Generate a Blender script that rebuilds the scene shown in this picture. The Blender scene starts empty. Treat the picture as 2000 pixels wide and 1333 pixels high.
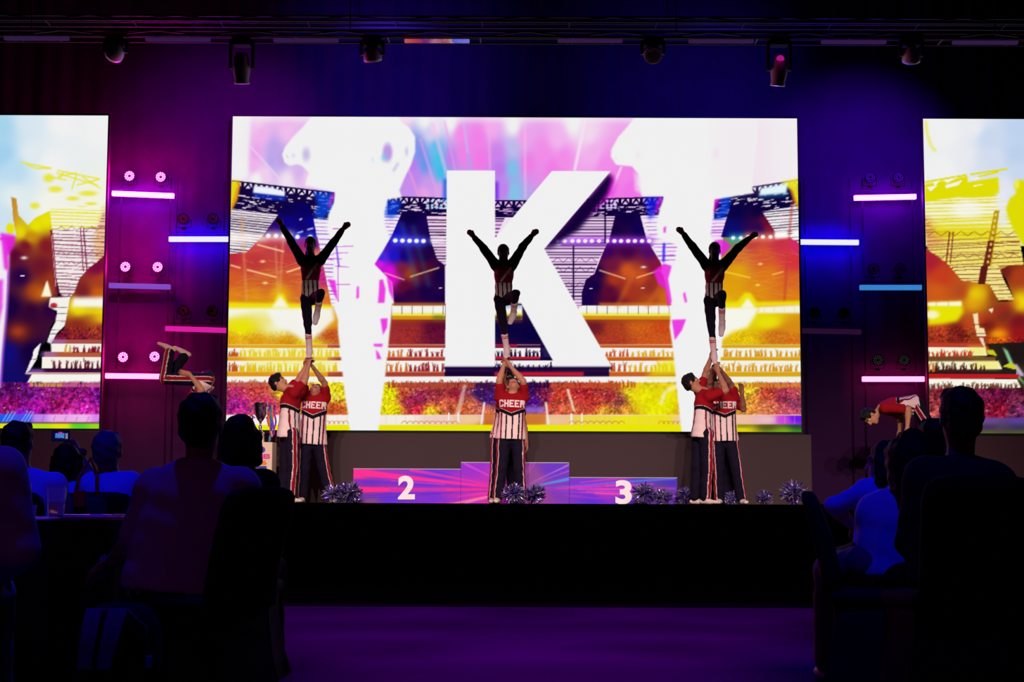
import bpy, math, random
import numpy as np
from mathutils import Vector, Matrix
from mathutils.bvhtree import BVHTree

SC = bpy.context.scene
COL = SC.collection
rng = np.random.default_rng(7)
random.seed(7)

# ------------------------------------------------------------------ camera
F_PX, CAM_H = 3140.0, 0.82
PITCH = math.atan(321.5 / F_PX)
ROLL = math.radians(0.22)
_f = np.array([0.0, math.cos(PITCH), math.sin(PITCH)])
_u0 = np.array([0.0, -math.sin(PITCH), math.cos(PITCH)])
_r0 = np.array([1.0, 0.0, 0.0])
_u = _u0 * math.cos(ROLL) - _r0 * math.sin(ROLL)
_r = _r0 * math.cos(ROLL) + _u0 * math.sin(ROLL)
CAM = np.array([0.0, 0.0, CAM_H])
cam_data = bpy.data.cameras.new('camera')
cam_data.sensor_width = 36.0
cam_data.lens = F_PX * 36.0 / 2000.0
cam_data.clip_end = 200
camera = bpy.data.objects.new('camera', cam_data)
COL.objects.link(camera)
camera.matrix_world = Matrix(((_r[0], _u[0], -_f[0], CAM[0]), (_r[1], _u[1], -_f[1], CAM[1]),
                              (_r[2], _u[2], -_f[2], CAM[2]), (0, 0, 0, 1)))
SC.camera = camera

# ------------------------------------------------------------------ world, view
world = bpy.data.worlds.new('dark_hall')
SC.world = world
world.use_nodes = True
world.node_tree.nodes['Background'].inputs[0].default_value = (0.0, 0.0, 0.0, 1)
world.node_tree.nodes['Background'].inputs[1].default_value = 0.0
SC.view_settings.view_transform = 'Standard'
SC.view_settings.look = 'None'
SC.view_settings.exposure = 0.0
SC.view_settings.gamma = 1.0
SC.view_settings.use_curve_mapping = False

def P(px, py, Y):
    """photo pixel -> point on the plane at depth Y"""
    d = _f + _r * ((px - 1000.0) / F_PX) + _u * ((666.5 - py) / F_PX)
    return CAM + d * (Y / d[1])

def proj(V):
    d = np.asarray(V, dtype=float) - CAM
    w = d @ _f
    return 1000.0 + F_PX * (d @ _r) / w, 666.5 - F_PX * (d @ _u) / w

def lamp_spot(name, loc, target, energy, color, angle, blend=0.5, radius=0.12, parent=None):
    l = bpy.data.lights.new(name, 'SPOT')
    l.energy, l.color, l.spot_size, l.spot_blend, l.shadow_soft_size = energy, color, math.radians(angle), blend, radius
    o = bpy.data.objects.new(name, l)
    COL.objects.link(o)
    o.location = loc
    o.rotation_euler = (Vector(target) - Vector(loc)).to_track_quat('-Z', 'Y').to_euler()
    return o

# ------------------------------------------------------------------ stage lighting (front-of-house spots, audience wash)
WARM = (1.0, 0.78, 0.74)
for _x in (-6.2, -4.7, -3.3, -2.2, -1.1, 0.0, 1.1, 2.2, 3.3, 4.7, 6.2):
    lamp_spot('front_spotlight', (_x * 0.85, 7.5, 6.2), (_x, 21.6, 1.42), 3100, WARM, 20.5, 1.0, 0.06)
for _x, _y, _e in ((-1.5, 12.6, .8), (0.1, 12.6, .8), (1.7, 12.6, .8), (-0.9, 11.0, .9), (1.0, 11.0, .9), (-0.6, 9.5, 1.0), (0.8, 9.5, 1.0), (0.1, 8.0, 1.25)):
    lamp_spot('floor_wash', (_x, _y, 8.0), (_x, _y, 0), 1700 * _e, (0.75, 0.0, 1.0), 21, 1.0, 0.1)
for _x, _y, _e, _b in ((-1.45, 6.6, .8, 1.0), (-2.9, 9.6, 1.7, -3.0), (-2.2, 5.5, .4, -.2), (1.7, 7.2, .85, -3.0), (2.2, 8.6, .9, -2.5), (-2.0, 7.6, .55, -.3)):
    lamp_spot('audience_wash', (_x * 0.6 - 0.5, _y + _b, 7.2), (_x, _y, 0.9), 700 * _e, (0.004, 0.004, 1.0), 22, 0.9, 0.1)
lamp_spot('house_wash', (-1.9, -3.0, 5.5), (-1.5, 6.5, 0.9), 52, (0.75, 0.06, 1.0), 26, 0.9, 0.15)
lamp_spot('house_wash', (1.2, -3.0, 5.5), (1.7, 7.2, 0.9), 14, (0.8, 0.1, 1.0), 24, 0.9, 0.15)

# ------------------------------------------------------------------ helpers
def lin(c):
    c = np.asarray(c, dtype=np.float64) / 255.0
    return np.where(c <= 0.04045, c / 12.92, ((c + 0.055) / 1.055) ** 2.4)

def lin4(c):
    v = lin(c)
    return (float(v[0]), float(v[1]), float(v[2]), 1.0)

MATS = {}
def mat(name, rgb=(128, 128, 128), rough=0.6, metal=0.0, emit=None, estr=0.0, bump=0.0, bscale=60.0, var=0.0, vscale=8.0, spec=0.3, alpha=None, trans=0.0, vcol=False, linear=None):
    if name in MATS:
        return MATS[name]
    m = bpy.data.materials.new(name)
    m.use_nodes = True
    nt = m.node_tree
    b = nt.nodes['Principled BSDF']
    b.inputs['Roughness'].default_value = rough
    b.inputs['Metallic'].default_value = metal
    b.inputs['Specular IOR Level'].default_value = spec
    col = (*linear, 1.0) if linear else lin4(rgb)
    b.inputs['Base Color'].default_value = col
    src = None
    if vcol:
        a = nt.nodes.new('ShaderNodeAttribute'); a.attribute_name = 'Col'
        src = a.outputs['Color']
    if var > 0:
        tc = nt.nodes.new('ShaderNodeTexCoord')
        n = nt.nodes.new('ShaderNodeTexNoise'); n.inputs['Scale'].default_value = vscale; n.inputs['Detail'].default_value = 4
        nt.links.new(tc.outputs['Object'], n.inputs['Vector'])
        r = nt.nodes.new('ShaderNodeMapRange')
        r.inputs['To Min'].default_value = 1 - var; r.inputs['To Max'].default_value = 1 + var
        nt.links.new(n.outputs['Fac'], r.inputs['Value'])
        mx = nt.nodes.new('ShaderNodeMix'); mx.data_type = 'RGBA'; mx.blend_type = 'MULTIPLY'
        mx.inputs['Factor'].default_value = 1.0
        if src is not None: nt.links.new(src, mx.inputs[6])
        else: mx.inputs[6].default_value = col
        nt.links.new(r.outputs['Result'], mx.inputs[7])
        src = mx.outputs[2]
    if src is not None:
        nt.links.new(src, b.inputs['Base Color'])
    if bump > 0:
        tc = nt.nodes.new('ShaderNodeTexCoord')
        n = nt.nodes.new('ShaderNodeTexNoise'); n.inputs['Scale'].default_value = bscale; n.inputs['Detail'].default_value = 3
        nt.links.new(tc.outputs['Object'], n.inputs['Vector'])
        bp = nt.nodes.new('ShaderNodeBump'); bp.inputs['Strength'].default_value = bump; bp.inputs['Distance'].default_value = 0.02
        nt.links.new(n.outputs['Fac'], bp.inputs['Height'])
        nt.links.new(bp.outputs['Normal'], b.inputs['Normal'])
    if emit is not None:
        b.inputs['Emission Color'].default_value = (*emit, 1.0)
        b.inputs['Emission Strength'].default_value = estr
    if trans > 0:
        b.inputs['Transmission Weight'].default_value = trans
    if alpha is not None:
        b.inputs['Alpha'].default_value = alpha
    MATS[name] = m
    return m

def display_mat(name, strength=1.0):
    """screen content: colour attribute -> emission"""
    m = bpy.data.materials.new(name); m.use_nodes = True
    nt = m.node_tree; nt.nodes.clear()
    a = nt.nodes.new('ShaderNodeAttribute'); a.attribute_name = 'Col'
    e = nt.nodes.new('ShaderNodeEmission'); e.inputs['Strength'].default_value = strength
    o = nt.nodes.new('ShaderNodeOutputMaterial')
    nt.links.new(a.outputs['Color'], e.inputs['Color']); nt.links.new(e.outputs[0], o.inputs['Surface'])
    return m

def mesh_np(name, V, Fq, colors=None, smooth=False):
    """mesh from numpy verts and an (n,3) or (n,4) face array, or a list of faces"""
    me = bpy.data.meshes.new(name)
    if isinstance(Fq, np.ndarray):
        n, k = Fq.shape
        me.vertices.add(len(V)); me.vertices.foreach_set('co', np.ascontiguousarray(V, dtype=np.float32).ravel())
        me.loops.add(n * k); me.loops.foreach_set('vertex_index', np.ascontiguousarray(Fq, dtype=np.int32).ravel())
        me.polygons.add(n); me.polygons.foreach_set('loop_start', np.arange(0, n * k, k, dtype=np.int32))
        me.polygons.foreach_set('loop_total', np.full(n, k, dtype=np.int32))
        me.update(calc_edges=True)
    else:
        me.from_pydata([tuple(v) for v in V], [], Fq)
    if colors is not None:
        a = me.color_attributes.new('Col', 'FLOAT_COLOR', 'POINT')
        c4 = np.ones((len(V), 4), dtype=np.float32); c4[:, :3] = colors
        a.data.foreach_set('color', c4.ravel())
    if smooth:
        me.polygons.foreach_set('use_smooth', np.ones(len(me.polygons), dtype=bool))
    return me

def obj(name, me, m=None, parent=None, loc=None):
    o = bpy.data.objects.new(name, me)
    COL.objects.link(o)
    if m is not None and me is not None and not me.materials:
        me.materials.append(m)
    if parent is not None:
        o.parent = parent
        if loc is None:
            o.matrix_parent_inverse = parent.matrix_world.inverted() if False else Matrix.Translation(-parent.location)
    if loc is not None:
        o.location = loc
    return o

def thing(name, label, cat, loc=(0, 0, 0), group=None):
    o = bpy.data.objects.new(name, None)
    COL.objects.link(o)
    o.location = loc
    o.empty_display_size = 0.1
    o['label'] = label; o['category'] = cat
    if group: o['group'] = group
    return o

def tag(o, label, cat, group=None):
    o['label'] = label; o['category'] = cat
    if group: o['group'] = group
    return o

def struct(o, label=None):
    o['kind'] = 'structure'
    if label: o['label'] = label
    return o

class MB:
    """collects simple shapes into one mesh"""
    def __init__(s): s.v, s.f = [], []
    def add(s, vs, fs):
        b = len(s.v); s.v += [tuple(v) for v in vs]; s.f += [tuple(i + b for i in f) for f in fs]; return s
    def box(s, c, h, bevel=0.0):
        c = np.array(c, float); h = np.array(h, float)
        if bevel <= 0:
            vs = [c + h * np.array(k) for k in ((-1,-1,-1),(1,-1,-1),(1,1,-1),(-1,1,-1),(-1,-1,1),(1,-1,1),(1,1,1),(-1,1,1))]
            return s.add(vs, [(0,3,2,1),(4,5,6,7),(0,1,5,4),(1,2,6,5),(2,3,7,6),(3,0,4,7)])
        b = min(bevel, *(h * 0.9))
        vs, idx = [], {}
        for sx in (-1, 1):
            for sy in (-1, 1):
                for sz in (-1, 1):
                    sg = np.array((sx, sy, sz))
                    for ax in range(3):
                        q = h - b; q = q.copy(); q[ax] = h[ax]
                        idx[(sx, sy, sz, ax)] = len(vs); vs.append(c + sg * q)
        fs = []
        def I(*k): return idx[k]
        for ax in range(3):
            a1, a2 = [(1, 2), (2, 0), (0, 1)][ax]
            for sg in (-1, 1):
                ring = []
                for p, q in ((-1, -1), (1, -1), (1, 1), (-1, 1)):
                    k = [0, 0, 0]; k[ax] = sg; k[a1] = p; k[a2] = q
                    ring.append(I(*k, ax))
                fs.append(tuple(ring if sg > 0 else ring[::-1]))
        for ax in range(3):
            a1, a2 = [(1, 2), (2, 0), (0, 1)][ax]
            for p in (-1, 1):
                for q in (-1, 1):
                    k0 = [0, 0, 0]; k0[ax] = -1; k0[a1] = p; k0[a2] = q
                    k1 = list(k0); k1[ax] = 1
                    f = (I(*k0, a1), I(*k1, a1), I(*k1, a2), I(*k0, a2))
                    fs.append(f if p * q < 0 else f[::-1])
        for sx in (-1, 1):
            for sy in (-1, 1):
                for sz in (-1, 1):
                    f = (I(sx, sy, sz, 0), I(sx, sy, sz, 1), I(sx, sy, sz, 2))
                    fs.append(f if sx * sy * sz > 0 else f[::-1])
        return s.add(vs, fs)
    def tube(s, pts, r, n=8, cap=True):
        pts = [np.array(p, float) for p in pts]
        rs = r if isinstance(r, (list, tuple)) else [r] * len(pts)
        rings = []
        ref = None
        for i, p in enumerate(pts):
            d = (pts[min(i + 1, len(pts) - 1)] - pts[max(i - 1, 0)]); d = d / (np.linalg.norm(d) + 1e-12)
            if ref is None:
                ref = np.array((0, 0, 1.0)) if abs(d[2]) < 0.9 else np.array((1.0, 0, 0))
            a = np.cross(d, ref); a /= np.linalg.norm(a) + 1e-12
            b = np.cross(d, a); ref = -np.cross(d, a) if False else ref
            rings.append([p + rs[i] * (math.cos(t) * a + math.sin(t) * b) for t in np.linspace(0, 2 * math.pi, n, endpoint=False)])
        vs = [v for rg in rings for v in rg]
        fs = []
        for i in range(len(rings) - 1):
            for j in range(n):
                k = (j + 1) % n
                fs.append((i * n + j, i * n + k, (i + 1) * n + k, (i + 1) * n + j))
        if cap:
            fs.append(tuple(range(n))[::-1]); fs.append(tuple(range((len(rings) - 1) * n, len(rings) * n)))
        return s.add(vs, fs)
    def lathe(s, c, axis, prof, n=20, ref=None):
        """prof: list of (distance along axis, radius)"""
        c = np.array(c, float); axis = np.array(axis, float); axis /= np.linalg.norm(axis)
        ref = np.array((0, 0, 1.0)) if abs(axis[2]) < 0.9 else np.array((1.0, 0, 0))
        a = np.cross(axis, ref); a /= np.linalg.norm(a); b = np.cross(axis, a)
        ts = np.linspace(0, 2 * math.pi, n, endpoint=False)
        vs = [c + axis * h + max(r, 1e-4) * (math.cos(t) * a + math.sin(t) * b) for h, r in prof for t in ts]
        fs = []
        for i in range(len(prof) - 1):
            for j in range(n):
                k = (j + 1) % n
                fs.append((i * n + j, i * n + k, (i + 1) * n + k, (i + 1) * n + j))
        return s.add(vs, fs)
    def build(s, name, m, parent=None, smooth=False, loc=None):
        me = bpy.data.meshes.new(name)
        me.from_pydata(s.v, [], s.f)
        import bmesh
        bm = bmesh.new(); bm.from_mesh(me); bmesh.ops.recalc_face_normals(bm, faces=bm.faces); bm.to_mesh(me); bm.free()
        if smooth:
            me.polygons.foreach_set('use_smooth', np.ones(len(me.polygons), dtype=bool))
        return obj(name, me, m, parent, loc)

def text_mesh(body, size, bold=0.0, extrude=0.004, align='CENTER'):
    cu = bpy.data.curves.new('lettering', 'FONT')
    cu.body = body; cu.size = size; cu.offset = bold; cu.extrude = extrude
    cu.align_x = align; cu.align_y = 'CENTER'; cu.resolution_u = 6
    o = bpy.data.objects.new('lettering', cu); COL.objects.link(o)
    dg = bpy.context.evaluated_depsgraph_get(); dg.update()
    me = bpy.data.meshes.new_from_object(o.evaluated_get(dg))
    bpy.data.objects.remove(o); bpy.data.curves.remove(cu)
    return me
# ------------------------------------------------------------------ painter for the pictures shown on the LED walls
def _box(a, r, ax):
    if r < 1: return a
    n = a.shape[ax]
    pad = [(0, 0)] * a.ndim; pad[ax] = (r + 1, r)
    c = np.cumsum(np.pad(a, pad, mode='edge'), axis=ax, dtype=np.float64)
    hi = np.take(c, np.arange(2 * r + 1, 2 * r + 1 + n), axis=ax); lo = np.take(c, np.arange(0, n), axis=ax)
    return ((hi - lo) / (2 * r + 1)).astype(np.float32)

def gblur(a, s):
    r = int(round(s * 0.95))
    if r < 1: return a
    for _ in range(3): a = _box(_box(a, r, 0), r, 1)
    return a

class Canvas:
    def __init__(s, x0, y0, x1, y1, S=2):
        s.x0, s.y0, s.S = x0, y0, S
        s.W, s.H = int((x1 - x0) * S), int((y1 - y0) * S)
        s.a = np.zeros((s.H, s.W, 3), np.float32)
        s.X = (x0 + (np.arange(s.W) + .5) / S).astype(np.float32)[None, :]
        s.Y = (y0 + (np.arange(s.H) + .5) / S).astype(np.float32)[:, None]
    def win(s, x0, y0, x1, y1):
        i0 = max(0, int((y0 - s.y0) * s.S) - 1); i1 = min(s.H, int((y1 - s.y0) * s.S) + 2)
        j0 = max(0, int((x0 - s.x0) * s.S) - 1); j1 = min(s.W, int((x1 - s.x0) * s.S) + 2)
        return i0, max(i0, i1), j0, max(j0, j1)
    def comp(s, w, m, col, alpha=1.0):
        i0, i1, j0, j1 = w
        m = (m * alpha)[..., None]
        t = s.a[i0:i1, j0:j1]
        c = np.asarray(col, np.float32)
        t += (c - t) * m
    def mask(s, pts, pad=0):
        pts = np.asarray(pts, float)
        w = s.win(pts[:, 0].min() - pad, pts[:, 1].min() - pad, pts[:, 0].max() + pad, pts[:, 1].max() + pad)
        i0, i1, j0, j1 = w
        X, Y = s.X[:, j0:j1], s.Y[i0:i1]
        m = np.zeros((i1 - i0, j1 - j0), bool)
        n = len(pts)
        for k in range(n):
            x1, y1 = pts[k]; x2, y2 = pts[(k + 1) % n]
            if y1 == y2: continue
            c = ((y1 > Y) != (y2 > Y)) & (X < (x2 - x1) * (Y - y1) / (y2 - y1) + x1)
            m ^= c
        return w, m.astype(np.float32)
    def poly(s, pts, col, alpha=1.0, blur=0):
        w, m = s.mask(pts, blur * 3)
        if m.size == 0: return
        if blur: m = gblur(m, blur * s.S)
        s.comp(w, m, col, alpha)
    def line(s, p, q, wd, col, alpha=1.0, blur=0):
        p = np.array(p, float); q = np.array(q, float); d = q - p; L = np.hypot(*d)
        if L == 0: return
        n = np.array((-d[1], d[0])) / L * wd / 2
        s.poly([p + n, q + n, q - n, p - n], col, alpha, blur)
    def path(s, pts, wd, col, alpha=1.0, blur=0):
        for a, b in zip(pts[:-1], pts[1:]): s.line(a, b, wd, col, alpha, blur)
    def rect(s, x0, y0, x1, y1, col, alpha=1.0, blur=0):
        s.poly([(x0, y0), (x1, y0), (x1, y1), (x0, y1)], col, alpha, blur)
    def ell(s, cx, cy, rx, ry, col, alpha=1.0, soft=0.0):
        k = 1 + soft * 1.5
        w = s.win(cx - rx * k, cy - ry * k, cx + rx * k, cy + ry * k); i0, i1, j0, j1 = w
        d = np.hypot((s.X[:, j0:j1] - cx) / rx, (s.Y[i0:i1] - cy) / ry)
        m = np.clip((1 + soft - d) / (2 * soft), 0, 1) if soft > 0 else (d < 1).astype(np.float32)
        s.comp(w, m * m * (3 - 2 * m), col, alpha)
    def glow(s, cx, cy, rx, ry, col, alpha=1.0):
        w = s.win(cx - 3 * rx, cy - 3 * ry, cx + 3 * rx, cy + 3 * ry); i0, i1, j0, j1 = w
        m = np.exp(-(((s.X[:, j0:j1] - cx) / rx) ** 2 + ((s.Y[i0:i1] - cy) / ry) ** 2))
        s.comp(w, m, col, alpha)
    def rbf(s, pts, sx, sy=None, box=None, alpha=1.0, power=1.0):
        """smooth colour field through (x, y, colour) samples"""
        sy = sy or sx
        w = s.win(*box) if box else (0, s.H, 0, s.W); i0, i1, j0, j1 = w
        st = 8
        X = s.X[:, j0:j1][:, ::st]; Y = s.Y[i0:i1][::st]
        num = 0; den = 1e-9
        for x, y, c in pts:
            g = 1.0 / (1e-3 + (((X - x) / sx) ** 2 + ((Y - y) / sy) ** 2)) ** (1.5 * power)
            num = num + g[..., None] * np.asarray(c, np.float32); den = den + g
        f = num / den[..., None]
        H, W = i1 - i0, j1 - j0
        yi = np.clip(np.arange(H) / st, 0, f.shape[0] - 1.001); xi = np.clip(np.arange(W) / st, 0, f.shape[1] - 1.001)
        y0 = yi.astype(int); x0 = xi.astype(int); fy = (yi - y0)[:, None, None]; fx = (xi - x0)[None, :, None]
        y1 = np.minimum(y0 + 1, f.shape[0] - 1); x1 = np.minimum(x0 + 1, f.shape[1] - 1)
        g = (f[y0][:, x0] * (1 - fy) * (1 - fx) + f[y0][:, x1] * (1 - fy) * fx + f[y1][:, x0] * fy * (1 - fx) + f[y1][:, x1] * fy * fx)
        return w, g.astype(np.float32)
    def field(s, pts, sx, sy=None, poly=None, blur=0, alpha=1.0, box=None):
        """paint a colour field inside a polygon or box"""
        if poly is not None:
            wm, m = s.mask(poly, blur * 3)
            if blur: m = gblur(m, blur * s.S)
            i0, i1, j0, j1 = wm
            bx = (s.x0 + j0 / s.S, s.y0 + i0 / s.S, s.x0 + j1 / s.S, s.y0 + i1 / s.S)
            w, g = s.rbf(pts, sx, sy, bx)
            # align windows
            a0, a1, b0, b1 = w
            M = np.zeros((a1 - a0, b1 - b0), np.float32)
            M[i0 - a0:i0 - a0 + m.shape[0], j0 - b0:j0 - b0 + m.shape[1]] = m[:a1 - i0, :b1 - j0]
        else:
            w, g = s.rbf(pts, sx, sy, box); M = np.ones(g.shape[:2], np.float32)
        s.comp(w, M, g, alpha)
    def sample(s, px, py):
        a = s.a
        if s.S > 1:
            h, w = s.H // s.S * s.S, s.W // s.S * s.S
            a = a[:h, :w].reshape(h // s.S, s.S, w // s.S, s.S, 3).mean((1, 3))
        x = np.clip(px - s.x0 - .5, 0, a.shape[1] - 1.001); y = np.clip(py - s.y0 - .5, 0, a.shape[0] - 1.001)
        x0 = x.astype(int); y0 = y.astype(int); fx = (x - x0)[..., None]; fy = (y - y0)[..., None]
        x1 = np.minimum(x0 + 1, a.shape[1] - 1); y1 = np.minimum(y0 + 1, a.shape[0] - 1)
        return a[y0, x0] * (1 - fx) * (1 - fy) + a[y0, x1] * fx * (1 - fy) + a[y1, x0] * (1 - fx) * fy + a[y1, x1] * fx * fy

WHT = (240, 240, 240); NVY = (12, 0, 72); DRK = (14, 2, 46)

def truss_band(c, top, th, x0, x1, slope, col, gap, seed=1, n=70):
    """dark roof girder: solid band with slim light gaps and braces"""
    R = random.Random(seed)
    y = lambda x: top + slope * (x - x0)
    c.poly([(x0, y(x0)), (x1, y(x1)), (x1, y(x1) + th), (x0, y(x0) + th)], col)
    k = 0
    bay = 21
    xx = x0
    while xx < x1:
        xe = min(xx + bay, x1)
        yt, yb = y(xx) + 3, y(xx) + 13
        if xe - xx > 8:
            xm = (xx + xe) / 2
            ye = y(xe) - y(xx)
            c.poly([(xx + 3, yt), (xm - 2, yt + ye / 2), (xx + 3, yb - 2)], gap)
            c.poly([(xe - 3, yt + ye), (xm + 2, yt + ye / 2), (xe - 3, yb - 2 + ye)], gap)
            c.poly([(xm - 5, yb + ye / 2), (xm + 5, yb + ye / 2), (xm, yt + 4 + ye / 2)], gap)
        xx += bay
    for _ in range(n):
        X = R.uniform(x0, x1 - 8); dy = R.uniform(16, th - 2); L = R.uniform(3, 16); h = R.uniform(.8, 2.2)
        c.poly([(X, y(X) + dy), (X + L, y(X + L) + dy + R.uniform(-.6, .8)), (X + L - R.uniform(0, 3), y(X + L) + dy + h), (X + 1, y(X) + dy + h)], gap)

def slats(c, poly, slope, col, lo=2.0, hi=5.0, seed=1, step=6.0, alpha=1.0, ycut=0, base=None):
    """sky seen between roof slats: thin dark lines inside a polygon"""
    R = random.Random(seed)
    pts = np.asarray(poly, float)
    tmp = Canvas.__new__(Canvas); tmp.__dict__.update(c.__dict__); 
    w, m = c.mask(poly)
    if base is not None: c.comp(w, m, base)
    keep = c.a; work = c.a.copy(); c.a = work
    x0, x1 = pts[:, 0].min() - 2, pts[:, 0].max() + 2
    y = pts[:, 1].min() - abs(slope) * (x1 - x0)
    while y < pts[:, 1].max() + abs(slope) * (x1 - x0):
        h = R.uniform(lo, hi)
        sl = slope * R.uniform(.75, 1.25)
        c.line((x0, y), (x1, y + sl * (x1 - x0)), h, col, alpha * R.uniform(.75, 1))
        y += step * R.uniform(.75, 1.3)
    c.a = keep
    i0, i1, j0, j1 = w
    mm = m[..., None]
    c.a[i0:i1, j0:j1] = c.a[i0:i1, j0:j1] * (1 - mm) + work[i0:i1, j0:j1] * mm

def crowd(c, x0, y0, x1, y1, amp, seed, keep_mean=1.0, sz=2):
    """speckle of heads, shirts and flags over the colour already there"""
    g = np.random.default_rng(seed)
    i0, i1, j0, j1 = c.win(x0, y0, x1, y1)
    h, w = i1 - i0, j1 - j0
    if h <= 0 or w <= 0: return
    k = max(1, int(sz * c.S))
    n = g.standard_normal((h // k + 2, w // k + 2, 1)).astype(np.float32)
    n2 = g.standard_normal((h // k + 2, w // k + 2, 3)).astype(np.float32)
    big = np.repeat(np.repeat(n * .8 + n2 * .26, k, 0), k, 1)[:h, :w]
    big = np.stack([gblur(np.ascontiguousarray(big[..., q]), k * .35) for q in range(3)], -1)
    t = c.a[i0:i1, j0:j1]
    c.a[i0:i1, j0:j1] = np.clip(t * (keep_mean + amp * big) + amp * 22 * big, 0, 250)

def people_row(c, x0, x1, yb, h, colf, seed, dens=8.0):
    R = random.Random(seed); x = x0
    while x < x1:
        hh = h * R.uniform(.65, 1.1); w = R.uniform(4.5, 7)
        col = colf(x)
        c.poly([(x - w / 2, yb), (x + w / 2, yb), (x + w * .32, yb - hh * .62), (x - w * .32, yb - hh * .62)], col)
        c.ell(x, yb - hh * .78, w * .24, hh * .2, col)
        if R.random() < .5: c.line((x - w * .3, yb - hh * .5), (x - w * .7, yb - hh * R.uniform(.7, 1.2)), 1.3, col)
        if R.random() < .5: c.line((x + w * .3, yb - hh * .5), (x + w * .7, yb - hh * R.uniform(.7, 1.2)), 1.3, col)
        x += dens * R.uniform(.6, 1.6)

def dots(c, xs, y, r, halo, slope=0.0):
    x0 = xs[0]
    for x in xs:
        c.glow(x, y + slope * (x - x0), r * 2.3, r * 2.1, halo, .75)
    for x in xs:
        c.ell(x, y + slope * (x - x0), r, r * .9, (250, 245, 252), 1, .25)

def paint_main():
    c = Canvas(430, 220, 1576, 852, 2)
    # --- sky
    c.field([(460, 240, WHT), (470, 330, WHT), (505, 240, (241, 200, 236)), (560, 232, (240, 175, 235)), (560, 255, (240, 190, 238)),
             (510, 262, (240, 178, 236)), (500, 300, (235, 165, 235)), (535, 292, (192, 165, 234)), (550, 310, (190, 162, 232)), (530, 315, (185, 165, 235)),
             (495, 325, (240, 180, 236)), (520, 338, (241, 205, 238)), (585, 335, (215, 180, 236)), (600, 350, (238, 200, 236)), (500, 350, WHT), (560, 355, (240, 225, 240)),
             (650, 300, WHT), (720, 260, WHT), (790, 232, (240, 205, 238)), (830, 235, WHT), (850, 250, (240, 222, 240)),
             (815, 285, (130, 150, 232)), (822, 300, (120, 145, 235)), (830, 320, (105, 150, 235)), (850, 290, (100, 190, 235)), (856, 312, (70, 195, 232)), (862, 335, (60, 190, 232)),
             (840, 262, (215, 205, 240)), (805, 325, (185, 125, 236)), (812, 345, (190, 135, 236)), (800, 360, (200, 140, 235)), (835, 360, (205, 150, 236)), (830, 378, (232, 160, 230)), (860, 372, (215, 160, 235)),
             (880, 240, WHT), (900, 262, (242, 140, 232)), (880, 310, (195, 130, 235)), (905, 300, (240, 130, 232)), (935, 270, (242, 128, 232)), (940, 310, (242, 120, 230)), (960, 250, (242, 170, 236)),
             (972, 300, (205, 130, 235)), (975, 330, (190, 120, 235)), (985, 370, (195, 130, 236)), (1002, 290, (190, 185, 236)), (1002, 330, (125, 190, 232)), (1002, 375, (130, 195, 232)), (1002, 245, WHT),
             (1025, 270, (240, 160, 234)), (1030, 320, (240, 125, 230)), (1060, 300, (241, 140, 232)), (1090, 270, (242, 180, 238)), (1100, 310, (241, 140, 232)), (1080, 330, (241, 125, 230)),
             (1120, 240, WHT), (1150, 260, (241, 215, 238)), (1160, 300, (241, 175, 236)), (1180, 325, (241, 140, 233)), (1220, 345, (241, 130, 232)), (1230, 370, (241, 115, 230)), (1200, 380, (240, 120, 230)),
             (1300, 260, WHT), (1400, 250, WHT), (1470, 260, (240, 225, 236)), (1480, 300, (240, 224, 236)), (1440, 345, (240, 220, 238)), (1530, 300, WHT), (1540, 240, WHT), (1430, 365, (240, 210, 238)), (1330, 330, WHT)],
            22, 34, box=(430, 220, 1576, 410))
    c.poly([(455, 228), (490, 228), (484, 345), (452, 350)], WHT, .9, 3)
    for a, b, w_, col, al in (((488, 285), (548, 352), 3, (240, 215, 240), .8), ((798, 330), (818, 384), 4, (244, 150, 222), .8), ((820, 270), (856, 384), 5, (240, 160, 230), .55),
                              ((845, 240), (884, 384), 7, (240, 190, 238), .55), ((868, 235), (900, 384), 4, (243, 150, 230), .6), ((905, 235), (925, 384), 4, (190, 190, 240), .7), ((914, 300), (924, 384), 4, (150, 150, 240), .6),
                              ((1143, 235), (1122, 334), 6, (243, 225, 242), .85), ((1214, 325), (1188, 388), 5, (243, 215, 240), .8), ((1025, 235), (1026, 388), 5, (243, 190, 236), .5), ((955, 240), (957, 333), 5, (243, 170, 236), .5)):
        c.line(a, b, w_, col, al, 1.2)
    c.rect(430, 220, 1576, 238, WHT, .55, 4)
    # --- lower half, base colours
    c.rect(430, 396, 1576, 600, (238, 222, 238))
    low = [(450, 606, WHT), (520, 606, WHT), (600, 606, (244, 240, 200)), (470, 640, (232, 228, 10)), (540, 640, WHT), (600, 640, WHT), (640, 630, (225, 150, 10)), (650, 655, (190, 80, 30)),
           (450, 665, (225, 140, 20)), (500, 668, (214, 120, 25)), (560, 670, (205, 110, 25)), (600, 672, (225, 205, 15)),
           (450, 690, (238, 225, 210)), (800, 640, (150, 40, 40)), (780, 660, (160, 45, 45)), (850, 640, (92, 10, 48)), (865, 660, (100, 15, 50)), (985, 640, (10, 2, 62)), (1040, 650, (8, 0, 60)),
           (1160, 640, (110, 25, 40)), (1200, 640, (170, 60, 30)), (1250, 640, (205, 95, 25)), (1300, 640, (200, 70, 25)), (1190, 665, (170, 55, 35)), (1280, 665, (205, 85, 30)),
           (1430, 630, (232, 228, 5)), (1500, 630, (232, 225, 10)), (1550, 640, (215, 140, 20)), (1520, 655, (205, 115, 25)), (1450, 668, (225, 190, 15)), (1550, 670, (210, 110, 25))]
    c.field(low, 30, 16, box=(430, 594, 1576, 676))
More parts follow.
